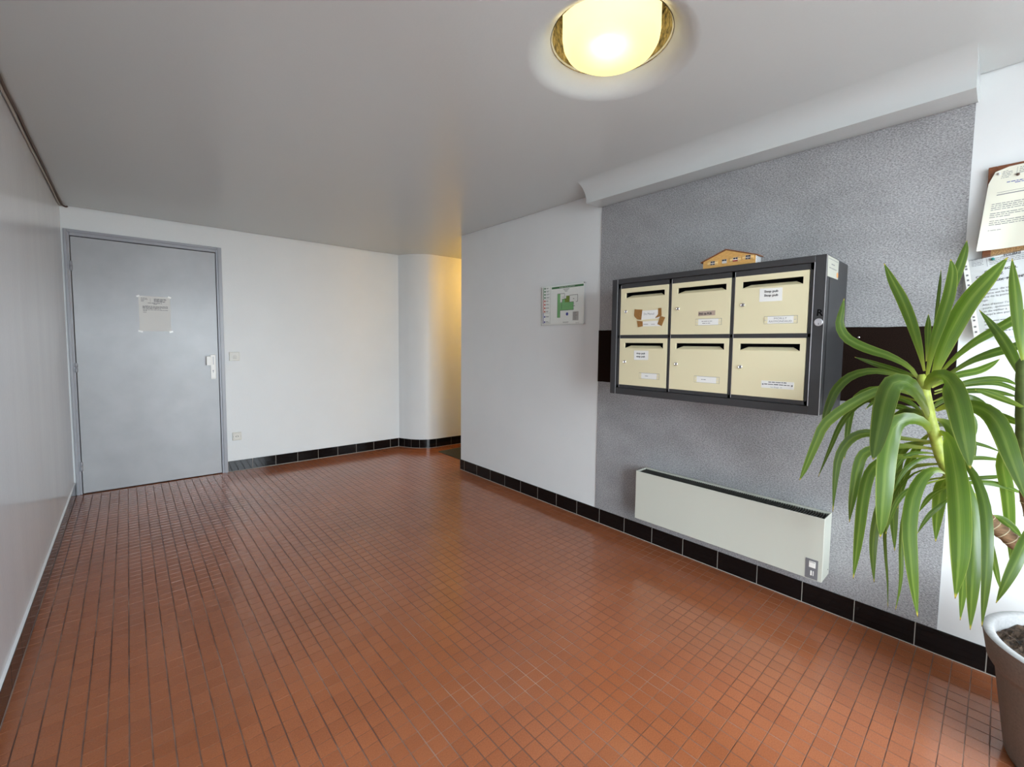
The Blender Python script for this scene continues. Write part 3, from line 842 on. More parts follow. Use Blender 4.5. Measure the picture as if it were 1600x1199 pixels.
# right pillar: round lock and hand-drawn R; sticker on the side
lathe('master_lock', [(.0150, -.3438), (.0150, -.3462), (.0135, -.3475), (.0004, -.3475)], L((0, -2.5258, 1.3434)), M['steel_and_glint'], MB, 28, 'x', smooth=False)
mbox('lock_keyhole', (-.3482, -2.5255, 1.334), (-.3473, -2.5275, 1.340), M['ink'], MB)
text('lettering', 'R', L((-.3447, -2.5165, 1.3700)), FACE_X, .036, M['scribble'], MB, tilt=-.05, bold=.0009)
prism('side_sticker', [L((x, -2.5437, z)) for x, z in ((-.3365, 1.6070), (-.1683, 1.6075), (-.1689, 1.5280), (-.3313, 1.5265))], (0, -.0006, 0), M['side_paper'], MB)
strokes('lettering', wordbars(.055, .105, -.030, .0045, rr) + wordbars(.025, .140, -.046, .0042, rr) + [(.01, -.0105, .155, -.0085)], L((-.3365, -2.5446, 1.6070)), FACE_S, M['grey_ink'], MB)
prism('orange_dot', [L((-.182 + .0125*math.cos(a)*1.0, -2.5444, 1.545 + .011*math.sin(a))) for a in [2*PI*k/20 for k in range(20)]], (0, -.0003, 0), M['orange'], MB)

# little wooden house on the mailboxes
hz = Z1 + .0003
H = empty('toy_house', (-.26, -2.155, hz)); tag(H, 'small honey-coloured wooden model house standing on top of the mailboxes', 'ornament')
hx0, hx1 = -.068, -.012       # local depth: front to back
yl, yr, ap = .118, -.118, .012
body = [(hx0, yl, 0), (hx0, yr, 0), (hx0, yr, .036), (hx0, ap, .076), (hx0, yl, .034)]
bm = bmesh.new(); add_prism(bm, body, (hx1-hx0, 0, 0)); finish('house_wall', bm, M['wood_light'], H)
for (a, b) in (((yl+.012, .0305), (ap, .0775)), ((ap, .0775), (yr-.010, .0335))):
    prism('roof_panel', [(hx0-.004, a[0], a[1]), (hx0-.004, b[0], b[1]), (hx0-.004, b[0], b[1]+.0042), (hx0-.004, a[0], a[1]+.0042)], (hx1-hx0+.010, 0, 0), M['wood_roof'], H)
# white lattice on the right-hand side wall
lat = boxes('lattice_panel', [((hx0+.0005, yr-.0016, 0), (hx1-.0005, yr+.0005, .0345))], M['sign_paper'], H)
hol = [((hx0+.004+.0085*i, yr-.0022, .0045+.0072*j+(.0034 if i % 2 else 0)), (hx0+.0085+.0085*i, yr-.0014, .0085+.0072*j+(.0034 if i % 2 else 0))) for i in range(6) for j in range(4)]
pieces('lattice_hole', hol, M['ink'], lat)
for yc, zc, kind in ((.072, .0150, 'a'), (.018, .0165, 'b'), (-.032, .0185, 'c'), (-.086, .0215, 'a')):
    w = .0105
    fr = boxes('window', [((hx0-.0012, yc+w, zc), (hx0+.001, yc-w, zc+.0185))], M['grey_print'] if kind != 'c' else M['paper'], H)
    pieces('pane', [((hx0-.0018, yc+w-.001, zc+.0105), (hx0-.001, yc+.0008, zc+.0175)), ((hx0-.0018, yc-.0008, zc+.0105), (hx0-.001, yc-w+.001, zc+.0175))], M['ink'], fr)
    if kind == 'c': boxes('window_box', [((hx0-.0045, yc+w-.0005, zc), (hx0-.001, yc-w+.0005, zc+.0062))], M['red_cloth'], fr)
    elif kind == 'a': pieces('window_box', [((hx0-.0030, yc+w-.001, zc+.0005), (hx0-.001, yc+.0015, zc+.0055)), ((hx0-.0030, yc-.0015, zc+.0005), (hx0-.001, yc-w+.001, zc+.0055))], M['ink'], fr)
    if kind != 'b':
        for s in (1, -1):
            a, b = yc + s*(w+.0010), yc + s*(w+.0135)
            boxes('shutter', [((hx0-.0028, a, zc-.0005), (hx0+.001, b, zc+.0185))], M['shutter'], H)
            pieces('shutter_bar', [((hx0-.0036, a, zc+.0150), (hx0-.0027, b, zc+.0163)), ((hx0-.0036, a, zc+.0018), (hx0-.0027, b, zc+.0031))], M['wood_roof'], H)

# convector heater
HT = empty('wall_heater', (0, -2.052, .187)); tag(HT, 'long low ivory electric wall heater under the mailboxes', 'heater')
ho = Vector((0, -2.052, .187))
def HL(p): return tuple(Vector(p) - ho)
ha, hb, hz0, hz1 = -1.569, -2.5375, .187, .4800
boxes('casing', [(HL((-.125, ha, hz0)), HL((-.1215, hb, hz1))), (HL((-.1215, ha, hz0)), HL((-.004, ha-.004, hz1))), (HL((-.1215, hb+.004, hz0)), HL((-.004, hb, hz1))),
                 (HL((-.022, ha-.004, hz0)), HL((-.004, hb+.004, hz1))), (HL((-.1215, ha-.004, hz0+.012)), HL((-.022, hb+.004, hz0+.016)))], M['heater'], HT, .0012)
boxes('grille_bed', [(HL((-.1215, ha-.004, hz1-.030)), HL((-.022, hb+.004, hz1-.026)))], M['cabinet_black'], HT)
bm = bmesh.new()
k = ha-.012
while k > hb+.008:
    add_box(bm, HL((-.1205, k, hz1-.026)), HL((-.023, k-.0035, hz1-.006))); k -= .0105
tag(finish('grille_slats', bm, M['heater_dark'], HT), kind='stuff')
cpn = boxes('control_panel', [(HL((-.1262, -2.4725, .1907)), HL((-.1240, -2.5215, .2817)))], M['heater_panel'], HT)
boxes('rocker_switch', [(HL((-.1285, -2.4867, .2435)), HL((-.126, -2.5125, .2722)))], M['white_plastic'], cpn, .001)
boxes('label_strip', [(HL((-.1287, -2.4885, .2675)), HL((-.1284, -2.5105, .2695)))], M['ink'], cpn)
pieces('thermostat_dial', [(HL((-.1285, -2.4930, .2065)), HL((-.126, -2.4995, .2290))), (HL((-.1285, -2.5030, .2065)), HL((-.126, -2.5063, .2290)))], M['white_plastic'], cpn, .001)
boxes('screw', [(HL((-.030, hb+.0006, .214)), HL((-.026, hb-.0010, .218)))], M['ink'], HT)

# evacuation plan
EP = empty('evacuation_plan', (.006, -.832, 1.3865)); tag(EP, 'clear acrylic evacuation plan sign with green floor plan on white wall', 'sign')
eo = Vector((.006, -.832, 1.3865))
def EL(p): return tuple(Vector(p) - eo)
boxes('acrylic_plate', [(EL((-.0165, -.6165, 1.3860)), EL((-.0135, -1.0475, 1.6865)))], M['acrylic'], EP)
boxes('print_sheet', [(EL((-.0120, -.6265, 1.3935)), EL((-.0110, -1.0395, 1.6815)))], M['sign_paper'], EP)
def er(name, lst, m):
    return strokes(name, [(-(a[0])-.832+0, a[1]-1.3865, -(b[0])-.832, b[1]-1.3865) for a, b in lst], (-.0187, 0, 0), FACE_X, M[m], EP)
def R_(name, lst, m, lift=.0187):
    # rects given as (y_left, z_low, y_right, z_high) in world
    return strokes(name, [(-(y0+.832), z0-1.3865, -(y1+.832), z1-1.3865) for y0, z0, y1, z1 in lst], (-lift, 0, 0), FACE_X, M[m], EP)
R_('title_bar', [(-.726, 1.6570, -1.0345, 1.6715)], 'green_dark')
text('title', "PLAN D'EVACUATION", EL((-.0130, -.880, 1.6595)), FACE_X, .0130, M['paper'], EP, 'CENTER', squeeze=1.15)
R_('plan_green', [(-.787, 1.4425, -.8140, 1.6165), (-.814, 1.4955, -.9440, 1.5520), (-.833, 1.5520, -.860, 1.5770)], 'green_mid')
R_('plan_olive', [(-.860, 1.5520, -.9065, 1.5800), (-.8727, 1.5800, -.9065, 1.5985)], 'green_olive', .0189)
wl = .0026
R_('plan_lines', [(-.786, 1.6165, -.857, 1.6165+wl), (-.8555, 1.578, -.8555-wl, 1.6165), (-.833, 1.5755, -.873, 1.5755+wl), (-.8330, 1.555, -.8330-wl, 1.577),
   (-.9065, 1.5995, -.983, 1.5995+wl), (-.981, 1.5520, -.981-wl, 1.6015), (-.966, 1.5505, -.982, 1.5505+wl), (-.905, 1.5505, -.946, 1.5505+wl),
   (-.943, 1.532, -.943-wl, 1.5520), (-.943, 1.4935, -.943-wl, 1.512), (-.814, 1.4935, -.945, 1.4935+wl), (-.8135, 1.4425, -.8135-wl*.8, 1.4945),
   (-.7865, 1.4425, -.7865+wl*.6, 1.6165), (-.817, 1.5535, -.833, 1.5535+wl), (-.938, 1.520, -.956, 1.524), (-.829, 1.505, -.8315, 1.552), (-.838, 1.590, -.846, 1.594), (-.940, 1.572, -.950, 1.576)], 'ink', .0191)
R_('legend_panel', [(-.938, 1.418, -.9925, 1.4812)], 'grey_print')
rp = random.Random(9)
lg = []
for k in range(6): lg += [(-.9415, 1.4240+.0093*k, -.9465, 1.4285+.0093*k)] + [(-.952, 1.4245+.0093*k, -.952-rp.uniform(.012, .03), 1.4275+.0093*k)]
R_('legend_text', lg, 'grey_ink', .0190)
R_('caption', [(-.842, 1.6470, -.902, 1.6500), (-.850, 1.6400, -.892, 1.6425), (-.858, 1.6310, -.884, 1.6340), (-.842, 1.4085, -.900, 1.4105), (-.846, 1.4035, -.895, 1.4050), (-.965, 1.4010, -1.000, 1.4025)], 'grey_ink')
bm = bmesh.new()
bm.faces.new([bm.verts.new((-.0187, -(.8838-.832) + .0115*math.cos(a), 1.4665-1.3865 + .0115*math.sin(a))) for a in [2*PI*k/24 for k in range(24)]])
me = bpy.data.meshes.new('blue_dot'); bm.to_mesh(me); bm.free(); link('blue_dot', me, EP, M['blue_print'])
zs = [1.4020, 1.4815, 1.5870, 1.6790]
for (za, zb), c in zip(zip(zs, zs[1:]), ('blue_print', 'red_print', 'green_dark')):
    R_('side_band', [(-.6365, za, -.6425, zb)], c)
    nI = {'blue_print': 2, 'red_print': 4, 'green_dark': 4}[c]
    st = (zb-za)/nI
    R_('pictogram', [(-.648, za+st*k+.006, -.661, za+st*k+.018) for k in range(nI)], c)
    tx = []
    for k in range(nI):
        for q in range(2): tx += [(-.668, za+st*k+.008+.006*q, -.668-rp.uniform(.02, .038), za+st*k+.0105+.006*q)]
    R_('side_text', tx, 'grey_ink')
    R_('side_frame', [(-.6425, za, -.7135, za+.0012), (-.7125, za, -.7140, zb)], 'grey_ink')
for y, z in ((-.6235, 1.6795), (-1.0405, 1.6795), (-1.0405, 1.3930), (-.6235, 1.3930)):
    lathe('screw_cap', [(.0055, 0), (.0055, -.019), (.0045, -.0205), (.0003, -.0208)], EL((.006, y, z)), M['chrome'], EP, 16, 'x', smooth=False)

# notice board with two sheets pinned on it
NB = empty('notice_board', (.006, -3.19, 1.500)); tag(NB, 'brown wood framed cork notice board on the right wall behind the plant', 'board')
no = Vector((.006, -3.19, 1.500))
def NL(p): return tuple(Vector(p) - no)
na, nb, nz0, nz1 = -2.9545, -3.42, 1.500, 1.9115
boxes('frame', [(NL((-.018, na, nz0)), NL((.005, na-.022, nz1))), (NL((-.018, nb+.022, nz0)), NL((.005, nb, nz1))), (NL((-.018, na-.022, nz1-.022)), NL((.005, nb+.022, nz1))), (NL((-.018, na-.022, nz0)), NL((.005, nb+.022, nz0+.022)))], M['wood_frame'], NB, .001)
boxes('cork_panel', [(NL((-.012, na-.022, nz0+.022)), NL((.005, nb+.022, nz1-.022)))], M['cork'], NB)

def sheet_obj(root, fn, w, h, m, nm='sheet', nu=14, nv=18):
    bm = bmesh.new()
    g = [[bm.verts.new(fn(w*i/nu, h*j/nv)) for i in range(nu+1)] for j in range(nv+1)]
    for j in range(nv):
        for i in range(nu): bm.faces.new((g[j][i], g[j+1][i], g[j+1][i+1], g[j][i+1])).smooth = True
    me = bpy.data.meshes.new(nm); bm.to_mesh(me); bm.free()
    return link(nm, me, root, m)
def sheet_print(root, fn, rects, m, nm='printed_text', lift=.0008):
    """rects (u0, v0, u1, v1) in metres from the top-left corner of the sheet"""
    bm = bmesh.new(); d = Vector((-lift, 0, 0))
    for u0, v0, u1, v1 in rects:
        n = max(1, int((u1-u0)/.02))
        for k in range(n):
            a, b = u0+(u1-u0)*k/n, u0+(u1-u0)*(k+1)/n
            bm.faces.new([bm.verts.new(Vector(fn(*q))+d) for q in ((a,v1),(b,v1),(b,v0),(a,v0))])
    me = bpy.data.meshes.new(nm); bm.to_mesh(me); bm.free()
    return link(nm, me, root, m)
def sheet_text(root, fn, body, u, v, size, m, nm='printed_text', squeeze=1.0, bold=0.0, lift=.0008):
    o = text(nm, body, (0, 0, 0), (Vector((1, 0, 0)), Vector((0, 1, 0))), size, m, root, bold=bold)
    for p in o.data.vertices:
        p.co = Vector(fn(u + p.co.x*squeeze, v - p.co.y)) + Vector((-lift, 0, 0))
    return o

NS = empty('pinned_sheet', (-.02, -2.962, 1.75)); tag(NS, 'ivory curled sheet pinned at the top of the notice board', 'notice')
so = Vector((-.02, -2.962, 1.75))
def top_sheet(u, v):
    t = v/.297
    cu = max(0, .045-u)/.045 * max(0, .05-v)/.05
    x = -.0215 - .034*t**1.6*(1-u/.21*.5) - .006*math.sin(u*38+v*9)*t - .004*cu
    return Vector((x, -2.9605 + .0205*t - u - .012*cu, 1.8990 - v*.995 + .010*u/.21 - .010*cu)) - so
sheet_obj(NS, top_sheet, .21, .297, M['ivory_paper'])
bars = []
for k, w in enumerate((.55, .8, .9, .75, .6)): bars += wordbars(.028, .062, .012+.0060*k, .0022, rr, w)
bars += [(.066, .008, .0668, .036)]
for k in range(4): bars += wordbars(.072, .19, .010+.006*k, .0024, rr, .9)
bars += [(.026, .088, .20, .0893), (.026, .0955, .20, .0985)]
for k, v in enumerate((.128, .135, .142, .149)): bars += wordbars(.018, .20, v, .0028, rr, (1, 1, 1, .45)[k])
for k, v in enumerate((.162, .169, .176)): bars += wordbars(.018, .20, v, .0028, rr, (1, 1, .3)[k])
for k, v in enumerate((.190, .197, .204, .224)): bars += wordbars(.020, .20, v, .0028, rr, (1, 1, 1, .2)[k])
sheet_print(NS, top_sheet, bars, M['grey_ink'])
sheet_print(NS, top_sheet, wordbars(.046, .16, .055, .0032, rr) + wordbars(.066, .13, .061, .0030, rr), M['blue_ink'])
for u, v, m in ((.017, .016, 'steel_and_glint'), (.070, .036, 'brown_pin')):
    p = top_sheet(u, v)
    lathe('pin', [(.0045, .002), (.0048, -.005), (.003, -.008), (.0003, -.0085)], tuple(p), M[m], NS, 12, 'x')

NP = empty('sleeved_sheet', (-.026, -2.95, 1.43)); tag(NP, 'white typed sheet in clear punched sleeve hanging below the ivory sheet', 'notice')
po_ = Vector((-.026, -2.95, 1.43))
ca, sa_ = math.cos(.160), math.sin(.160)
def low_sheet(u, v):
    x = -.0235 - .010*math.sin(min(1, v/.31)*2.6) - .003*math.sin(u*30)
    return Vector((x, -2.9035 - u*ca - v*sa_, 1.5775 + u*sa_ - v*ca)) - po_
def paper_in(u, v): return low_sheet(u+.017, v+.006) + Vector((.001, 0, 0))
sheet_obj(NP, paper_in, .21, .297, M['paper'])
sheet_obj(NP, low_sheet, .235, .310, M['sleeve'], 'plastic_sleeve')
sheet_obj(NP, lambda u, v: low_sheet(u, v) + Vector((-.0004, 0, 0)), .0165, .310, M['tape'], 'punched_strip', 2, 18)
hol = []
for v in (.020, .031, .055, .074, .093, .215, .228, .252, .272): hol.append((.0045, v, .0105, v+.0065))
for q_ in hol: sheet_print(NP, low_sheet, [q_], M['heater_panel'], 'punch_hole', .0014)
K = dict(squeeze=1.1, lift=.0022)
for body, u, v, sz, bd in (('FOURNI', .105, .004, .0105, .0002), ('COMITE SCOL', .052, .052, .0115, .0003), ('COLLEGERZ', .028, .067, .0115, .0003), ('E AUX  PARENTS', .060, .089, .0115, .0003),
        ('Les raisons  de votre', .030, .120, .0098, 0), ('la chaine est la bonne', .030, .132, .0098, 0), ('outre de la porte', .030, .144, .0098, 0), ('page.', .030, .156, .0098, 0),
        ("Afin d'éviter l'incident", .034, .173, .0098, 0), ('jours,  quitouse', .034, .185, .0098, 0), ('et de veiller à  ne', .034, .197, .0098, 0), ("jusqu'à des personnes", .034, .209, .0098, 0)):
    sheet_text(NP, low_sheet, body, u, v+.010, sz, M['ink'], bold=bd, **K)
bars = [(.0615, .008, .0625, .040), (.066, .0935, .20, .0948)]
for k in range(5): bars += wordbars(.024, .058, .006+.0055*k, .0020, rr, .85)
for k in range(4): bars += wordbars(.068, .18, .014+.0062*k, .0022, rr, .8)
for k, v in enumerate((.240, .252, .268, .280)): bars += wordbars(.032, .19, v, .0034, rr, (.9, .4, .8, .5)[k])
sheet_print(NP, low_sheet, bars, M['grey_ink'], lift=.0022)
p = low_sheet(.078, .016)
lathe('pin', [(.005, .002), (.0052, -.006), (.0035, -.010), (.0003, -.0105)], tuple(p), M['pin'], NP, 12, 'x')

# ------------------------------------------------------------------ potted plant
PT = empty('potted_yucca', (-.40, -3.26, 0)); tag(PT, 'tall green potted yucca with long drooping leaves in a taupe pot by the right wall', 'plant')
pc = Vector((-.40, -3.26, 0))
pot = lathe('pot', [(.0005, .003), (.150, .0), (.163, .004), (.168, .016), (.200, .262), (.203, .270), (.214, .283), (.219, .292), (.231, .362), (.2315, .370)], (0, 0, 0), M['pot'], PT, 72)
bm = bmesh.new(); add_lathe(bm, [(.2315, .370), (.228, .3735), (.210, .3735), (.206, .370), (.200, .322), (.195, .310)], (0, 0, 0), 72)
finish('pot_rim', bm, M['pot_in'], pot, True)
bm = bmesh.new(); rs = random.Random(2)
add_lathe(bm, [(.0005, .336)] + [(.0125*k, .336) for k in range(1, 17)], (0, 0, 0), 72)
for v in bm.verts: v.co.z += rs.uniform(-.006, .013)
finish('soil', bm, M['soil'], PT, False)

STEMS=[[(-.460,-2.851,1.158),(-.460,-2.872,1.044),(-.455,-2.897,.941),(-.450,-2.926,.852),(-.445,-2.965,.797),(-.440,-3.000,.754),(-.435,-3.025,.710),(-.430,-3.060,.679),(-.420,-3.101,.644),(-.410,-3.190,.600),(-.405,-3.250,.480),(-.400,-3.260,.330)],
[(-.500,-3.067,1.218),(-.495,-3.075,1.071),(-.480,-3.091,.885),(-.460,-3.130,.700),(-.430,-3.220,.500),(-.420,-3.270,.330)]]
LEAVES=[
(0.052,0.04,[(-.455,-2.875,1.128),(-.466,-2.894,1.221),(-.476,-2.917,1.310),(-.483,-2.949,1.393),(-.485,-2.989,1.461),(-.485,-3.021,1.512)]),
(0.032,0.15,[(-.455,-2.862,1.133),(-.486,-2.874,1.248),(-.506,-2.891,1.335),(-.514,-2.905,1.412),(-.515,-2.909,1.478),(-.515,-2.903,1.518)]),
(0.027,-0.15,[(-.455,-2.867,1.190),(-.402,-2.873,1.310),(-.367,-2.894,1.420),(-.355,-2.913,1.504),(-.355,-2.924,1.560),(-.355,-2.928,1.597)]),
(0.010,0.01,[(-.455,-2.872,1.212),(-.379,-2.868,1.306),(-.337,-2.867,1.386),(-.326,-2.868,1.437),(-.325,-2.869,1.478),(-.325,-2.869,1.512)]),
(0.034,0.28,[(-.455,-2.856,1.169),(-.447,-2.838,1.244),(-.440,-2.814,1.329),(-.436,-2.786,1.409),(-.435,-2.756,1.478),(-.435,-2.732,1.539)]),
(0.018,0.28,[(-.455,-2.859,1.201),(-.400,-2.854,1.247),(-.368,-2.851,1.286),(-.357,-2.849,1.311),(-.355,-2.849,1.336),(-.355,-2.848,1.361)]),
(0.033,-0.26,[(-.455,-2.854,1.122),(-.436,-2.818,1.179),(-.418,-2.760,1.216),(-.404,-2.695,1.241),(-.397,-2.634,1.277),(-.395,-2.607,1.327),(-.395,-2.611,1.384),(-.395,-2.616,1.429)]),
(0.019,-0.20,[(-.455,-2.854,1.143),(-.415,-2.814,1.155),(-.382,-2.772,1.167),(-.361,-2.728,1.180),(-.355,-2.688,1.194),(-.355,-2.650,1.208)]),
(0.032,-0.31,[(-.455,-2.861,1.127),(-.448,-2.788,1.153),(-.442,-2.718,1.163),(-.438,-2.657,1.139),(-.436,-2.618,1.091),(-.435,-2.598,1.033),(-.435,-2.584,.965),(-.435,-2.579,.883)]),
(0.034,-0.04,[(-.455,-2.872,1.043),(-.472,-2.823,1.099),(-.489,-2.751,1.098),(-.503,-2.676,1.043),(-.513,-2.606,.965),(-.515,-2.580,.889),(-.515,-2.550,.786),(-.515,-2.533,.735)]),
(0.060,-0.33,[(-.455,-2.881,1.002),(-.534,-2.863,1.080),(-.594,-2.838,1.133),(-.633,-2.804,1.136),(-.670,-2.791,1.083),(-.693,-2.787,1.016),(-.695,-2.779,.935),(-.695,-2.774,.896)]),
(0.052,-0.03,[(-.455,-2.893,.951),(-.498,-2.870,1.001),(-.536,-2.834,1.015),(-.571,-2.805,.988),(-.622,-2.798,.896),(-.653,-2.801,.790),(-.655,-2.800,.698),(-.655,-2.798,.645)]),
(0.031,0.10,[(-.455,-2.886,.939),(-.470,-2.810,.939),(-.480,-2.748,.946),(-.486,-2.705,.938),(-.490,-2.671,.905),(-.493,-2.647,.843),(-.495,-2.641,.755),(-.495,-2.639,.637)]),
(0.022,-0.16,[(-.455,-2.862,1.074),(-.413,-2.785,1.098),(-.385,-2.716,1.095),(-.369,-2.667,1.058),(-.359,-2.650,.996),(-.355,-2.643,.924),(-.355,-2.641,.860),(-.355,-2.637,.811)]),
(0.020,0.12,[(-.455,-2.866,1.064),(-.417,-2.764,1.077),(-.394,-2.682,1.036),(-.380,-2.628,.955),(-.375,-2.595,.850),(-.375,-2.560,.726)]),
(0.034,0.06,[(-.455,-2.897,.916),(-.464,-2.819,.913),(-.469,-2.753,.893),(-.472,-2.716,.867),(-.474,-2.702,.816),(-.475,-2.695,.742),(-.475,-2.689,.674),(-.475,-2.686,.608)]),
(0.037,-0.33,[(-.455,-2.904,.890),(-.473,-2.822,.882),(-.484,-2.764,.854),(-.491,-2.736,.805),(-.499,-2.725,.719),(-.504,-2.721,.609),(-.505,-2.717,.510),(-.505,-2.712,.418)]),
(0.028,0.04,[(-.455,-2.914,.871),(-.438,-2.844,.843),(-.424,-2.793,.779),(-.414,-2.764,.687),(-.407,-2.751,.595),(-.405,-2.748,.522),(-.405,-2.751,.455),(-.405,-2.757,.386)]),
(0.011,-0.17,[(-.455,-2.918,.855),(-.434,-2.861,.833),(-.415,-2.815,.771),(-.397,-2.785,.677),(-.385,-2.775,.586),(-.377,-2.780,.494),(-.375,-2.790,.399),(-.375,-2.796,.297)]),
(0.033,-0.06,[(-.455,-2.892,.936),(-.424,-2.846,.921),(-.403,-2.813,.895),(-.381,-2.796,.841),(-.351,-2.789,.738),(-.337,-2.790,.646),(-.335,-2.795,.567),(-.335,-2.800,.498)]),
(0.039,-0.15,[(-.455,-2.933,.839),(-.474,-2.903,.853),(-.493,-2.876,.829),(-.521,-2.857,.763),(-.551,-2.855,.668),(-.571,-2.867,.568),(-.575,-2.879,.478),(-.575,-2.891,.394)]),
(0.015,0.14,[(-.455,-2.938,.834),(-.440,-2.879,.803),(-.428,-2.841,.736),(-.416,-2.826,.639),(-.408,-2.825,.540),(-.405,-2.828,.470),(-.405,-2.828,.399),(-.405,-2.820,.312)]),
(0.036,-0.04,[(-.455,-2.939,.845),(-.427,-2.923,.817),(-.396,-2.912,.777),(-.360,-2.908,.716),(-.337,-2.905,.645),(-.335,-2.905,.571)]),
(0.050,-0.24,[(-.455,-2.896,.958),(-.473,-2.910,.970),(-.513,-2.930,.942),(-.591,-2.952,.872),(-.671,-2.968,.782),(-.710,-2.976,.694),(-.715,-2.977,.621),(-.715,-2.974,.548)]),
(0.027,0.03,[(-.455,-2.939,.891),(-.478,-2.963,.892),(-.521,-2.992,.855),(-.572,-3.014,.796),(-.619,-3.025,.722),(-.649,-3.029,.637),(-.655,-3.029,.546),(-.655,-3.028,.468)]),
(0.037,0.20,[(-.455,-2.951,.858),(-.471,-2.966,.841),(-.503,-2.983,.793),(-.543,-2.998,.724),(-.574,-3.002,.650),(-.592,-3.004,.573),(-.595,-3.005,.495),(-.595,-3.006,.420)]),
(0.025,-0.14,[(-.455,-2.946,.836),(-.468,-2.969,.774),(-.483,-2.979,.674),(-.493,-2.982,.568),(-.495,-2.983,.476),(-.495,-2.982,.394)]),
(0.056,-0.19,[(-.455,-2.863,1.089),(-.504,-2.876,1.138),(-.544,-2.902,1.158),(-.585,-2.928,1.133),(-.636,-2.949,1.078),(-.669,-2.964,1.017),(-.675,-2.975,.959),(-.675,-2.983,.910)]),
(0.045,-0.08,[(-.455,-2.890,1.041),(-.495,-2.926,1.068),(-.547,-2.974,1.074),(-.587,-3.011,1.059),(-.622,-3.036,1.018),(-.649,-3.056,.957),(-.655,-3.075,.896),(-.655,-3.092,.837)]),
(0.028,0.31,[(-.455,-2.870,1.123),(-.437,-2.917,1.205),(-.426,-2.958,1.259),(-.419,-2.995,1.293),(-.415,-3.032,1.324),(-.415,-3.052,1.343),(-.415,-3.071,1.360),(-.415,-3.097,1.379)]),
(0.028,0.33,[(-.455,-2.875,1.122),(-.408,-2.948,1.196),(-.387,-2.997,1.228),(-.378,-3.037,1.246),(-.375,-3.078,1.266),(-.375,-3.116,1.279)]),
(0.024,0.12,[(-.455,-2.877,1.116),(-.418,-2.903,1.139),(-.383,-2.934,1.159),(-.359,-2.974,1.173),(-.355,-3.001,1.192),(-.355,-3.021,1.213)]),
(0.020,0.28,[(-.500,-3.081,1.073),(-.522,-3.062,1.084),(-.545,-3.037,1.099),(-.558,-3.014,1.111),(-.560,-2.994,1.119),(-.560,-2.977,1.124)]),
(0.023,0.24,[(-.500,-3.088,1.022),(-.479,-3.069,1.028),(-.462,-3.049,1.035),(-.452,-3.027,1.043),(-.450,-3.009,1.049),(-.450,-2.994,1.053)]),
(0.012,-0.09,[(-.455,-2.906,.956),(-.434,-2.932,.949),(-.416,-2.958,.945),(-.403,-2.982,.943),(-.395,-3.012,.935),(-.395,-3.043,.922)]),
(0.013,-0.29,[(-.455,-2.925,.879),(-.433,-2.950,.888),(-.414,-2.975,.894),(-.401,-2.999,.898),(-.395,-3.025,.899),(-.395,-3.052,.898)]),
(0.014,0.11,[(-.455,-2.943,.825),(-.418,-2.967,.826),(-.386,-2.991,.828),(-.364,-3.016,.832),(-.355,-3.042,.839),(-.355,-3.069,.847)]),
(0.018,0.04,[(-.455,-2.951,.810),(-.430,-2.983,.821),(-.406,-3.021,.824),(-.396,-3.051,.820),(-.395,-3.071,.813),(-.395,-3.092,.804)]),
(0.028,-0.10,[(-.500,-3.071,1.145),(-.471,-3.058,1.188),(-.446,-3.043,1.230),(-.429,-3.024,1.272),(-.420,-3.000,1.316),(-.420,-2.969,1.366)]),
(0.025,-0.19,[(-.500,-3.072,1.182),(-.522,-3.059,1.255),(-.539,-3.049,1.328),(-.548,-3.041,1.392),(-.550,-3.034,1.447),(-.550,-3.029,1.498)]),
(0.032,-0.07,[(-.490,-3.087,.961),(-.468,-3.064,.973),(-.450,-3.049,.948),(-.423,-3.045,.887),(-.396,-3.057,.816),(-.375,-3.067,.728),(-.370,-3.074,.646),(-.370,-3.077,.575)]),
(0.028,-0.02,[(-.470,-3.127,.798),(-.523,-3.112,.755),(-.572,-3.096,.708),(-.608,-3.081,.654),(-.620,-3.066,.596),(-.620,-3.051,.533)]),
(0.025,-0.16,[(-.430,-3.027,.727),(-.419,-3.042,.723),(-.410,-3.056,.714),(-.402,-3.071,.699),(-.400,-3.084,.685),(-.400,-3.096,.672)]),
(0.016,-0.15,[(-.440,-3.010,.737),(-.423,-3.022,.681),(-.409,-3.034,.624),(-.401,-3.045,.569),(-.400,-3.054,.527),(-.400,-3.061,.492)]),
(0.014,-0.03,[(-.455,-2.948,.780),(-.474,-2.931,.758),(-.490,-2.914,.734),(-.500,-2.898,.710),(-.505,-2.884,.678),(-.505,-2.871,.639)]),
(0.015,0.25,[(-.455,-2.946,.811),(-.441,-2.922,.789),(-.431,-2.901,.765),(-.426,-2.886,.742),(-.425,-2.875,.717),(-.425,-2.865,.689)]),
(0.015,0.06,[(-.455,-2.925,.825),(-.471,-2.870,.793),(-.479,-2.834,.762),(-.483,-2.813,.720),(-.485,-2.799,.664),(-.485,-2.790,.603)]),
(0.013,-0.15,[(-.455,-2.898,.891),(-.481,-2.877,.888),(-.505,-2.857,.876),(-.527,-2.836,.850),(-.535,-2.821,.814),(-.535,-2.810,.772)]),
(0.014,-0.16,[(-.455,-2.896,.901),(-.464,-2.867,.900),(-.470,-2.841,.892),(-.474,-2.821,.874),(-.475,-2.808,.847),(-.475,-2.800,.812)]),
(0.044,-0.03,[(-.455,-2.873,1.022),(-.416,-2.840,1.023),(-.382,-2.808,1.010),(-.352,-2.777,.971),(-.336,-2.750,.918),(-.335,-2.727,.858)]),
(0.024,-0.21,[(-.455,-2.883,.971),(-.429,-2.863,.937),(-.401,-2.843,.891),(-.373,-2.825,.829),(-.356,-2.811,.750),(-.355,-2.801,.664)]),
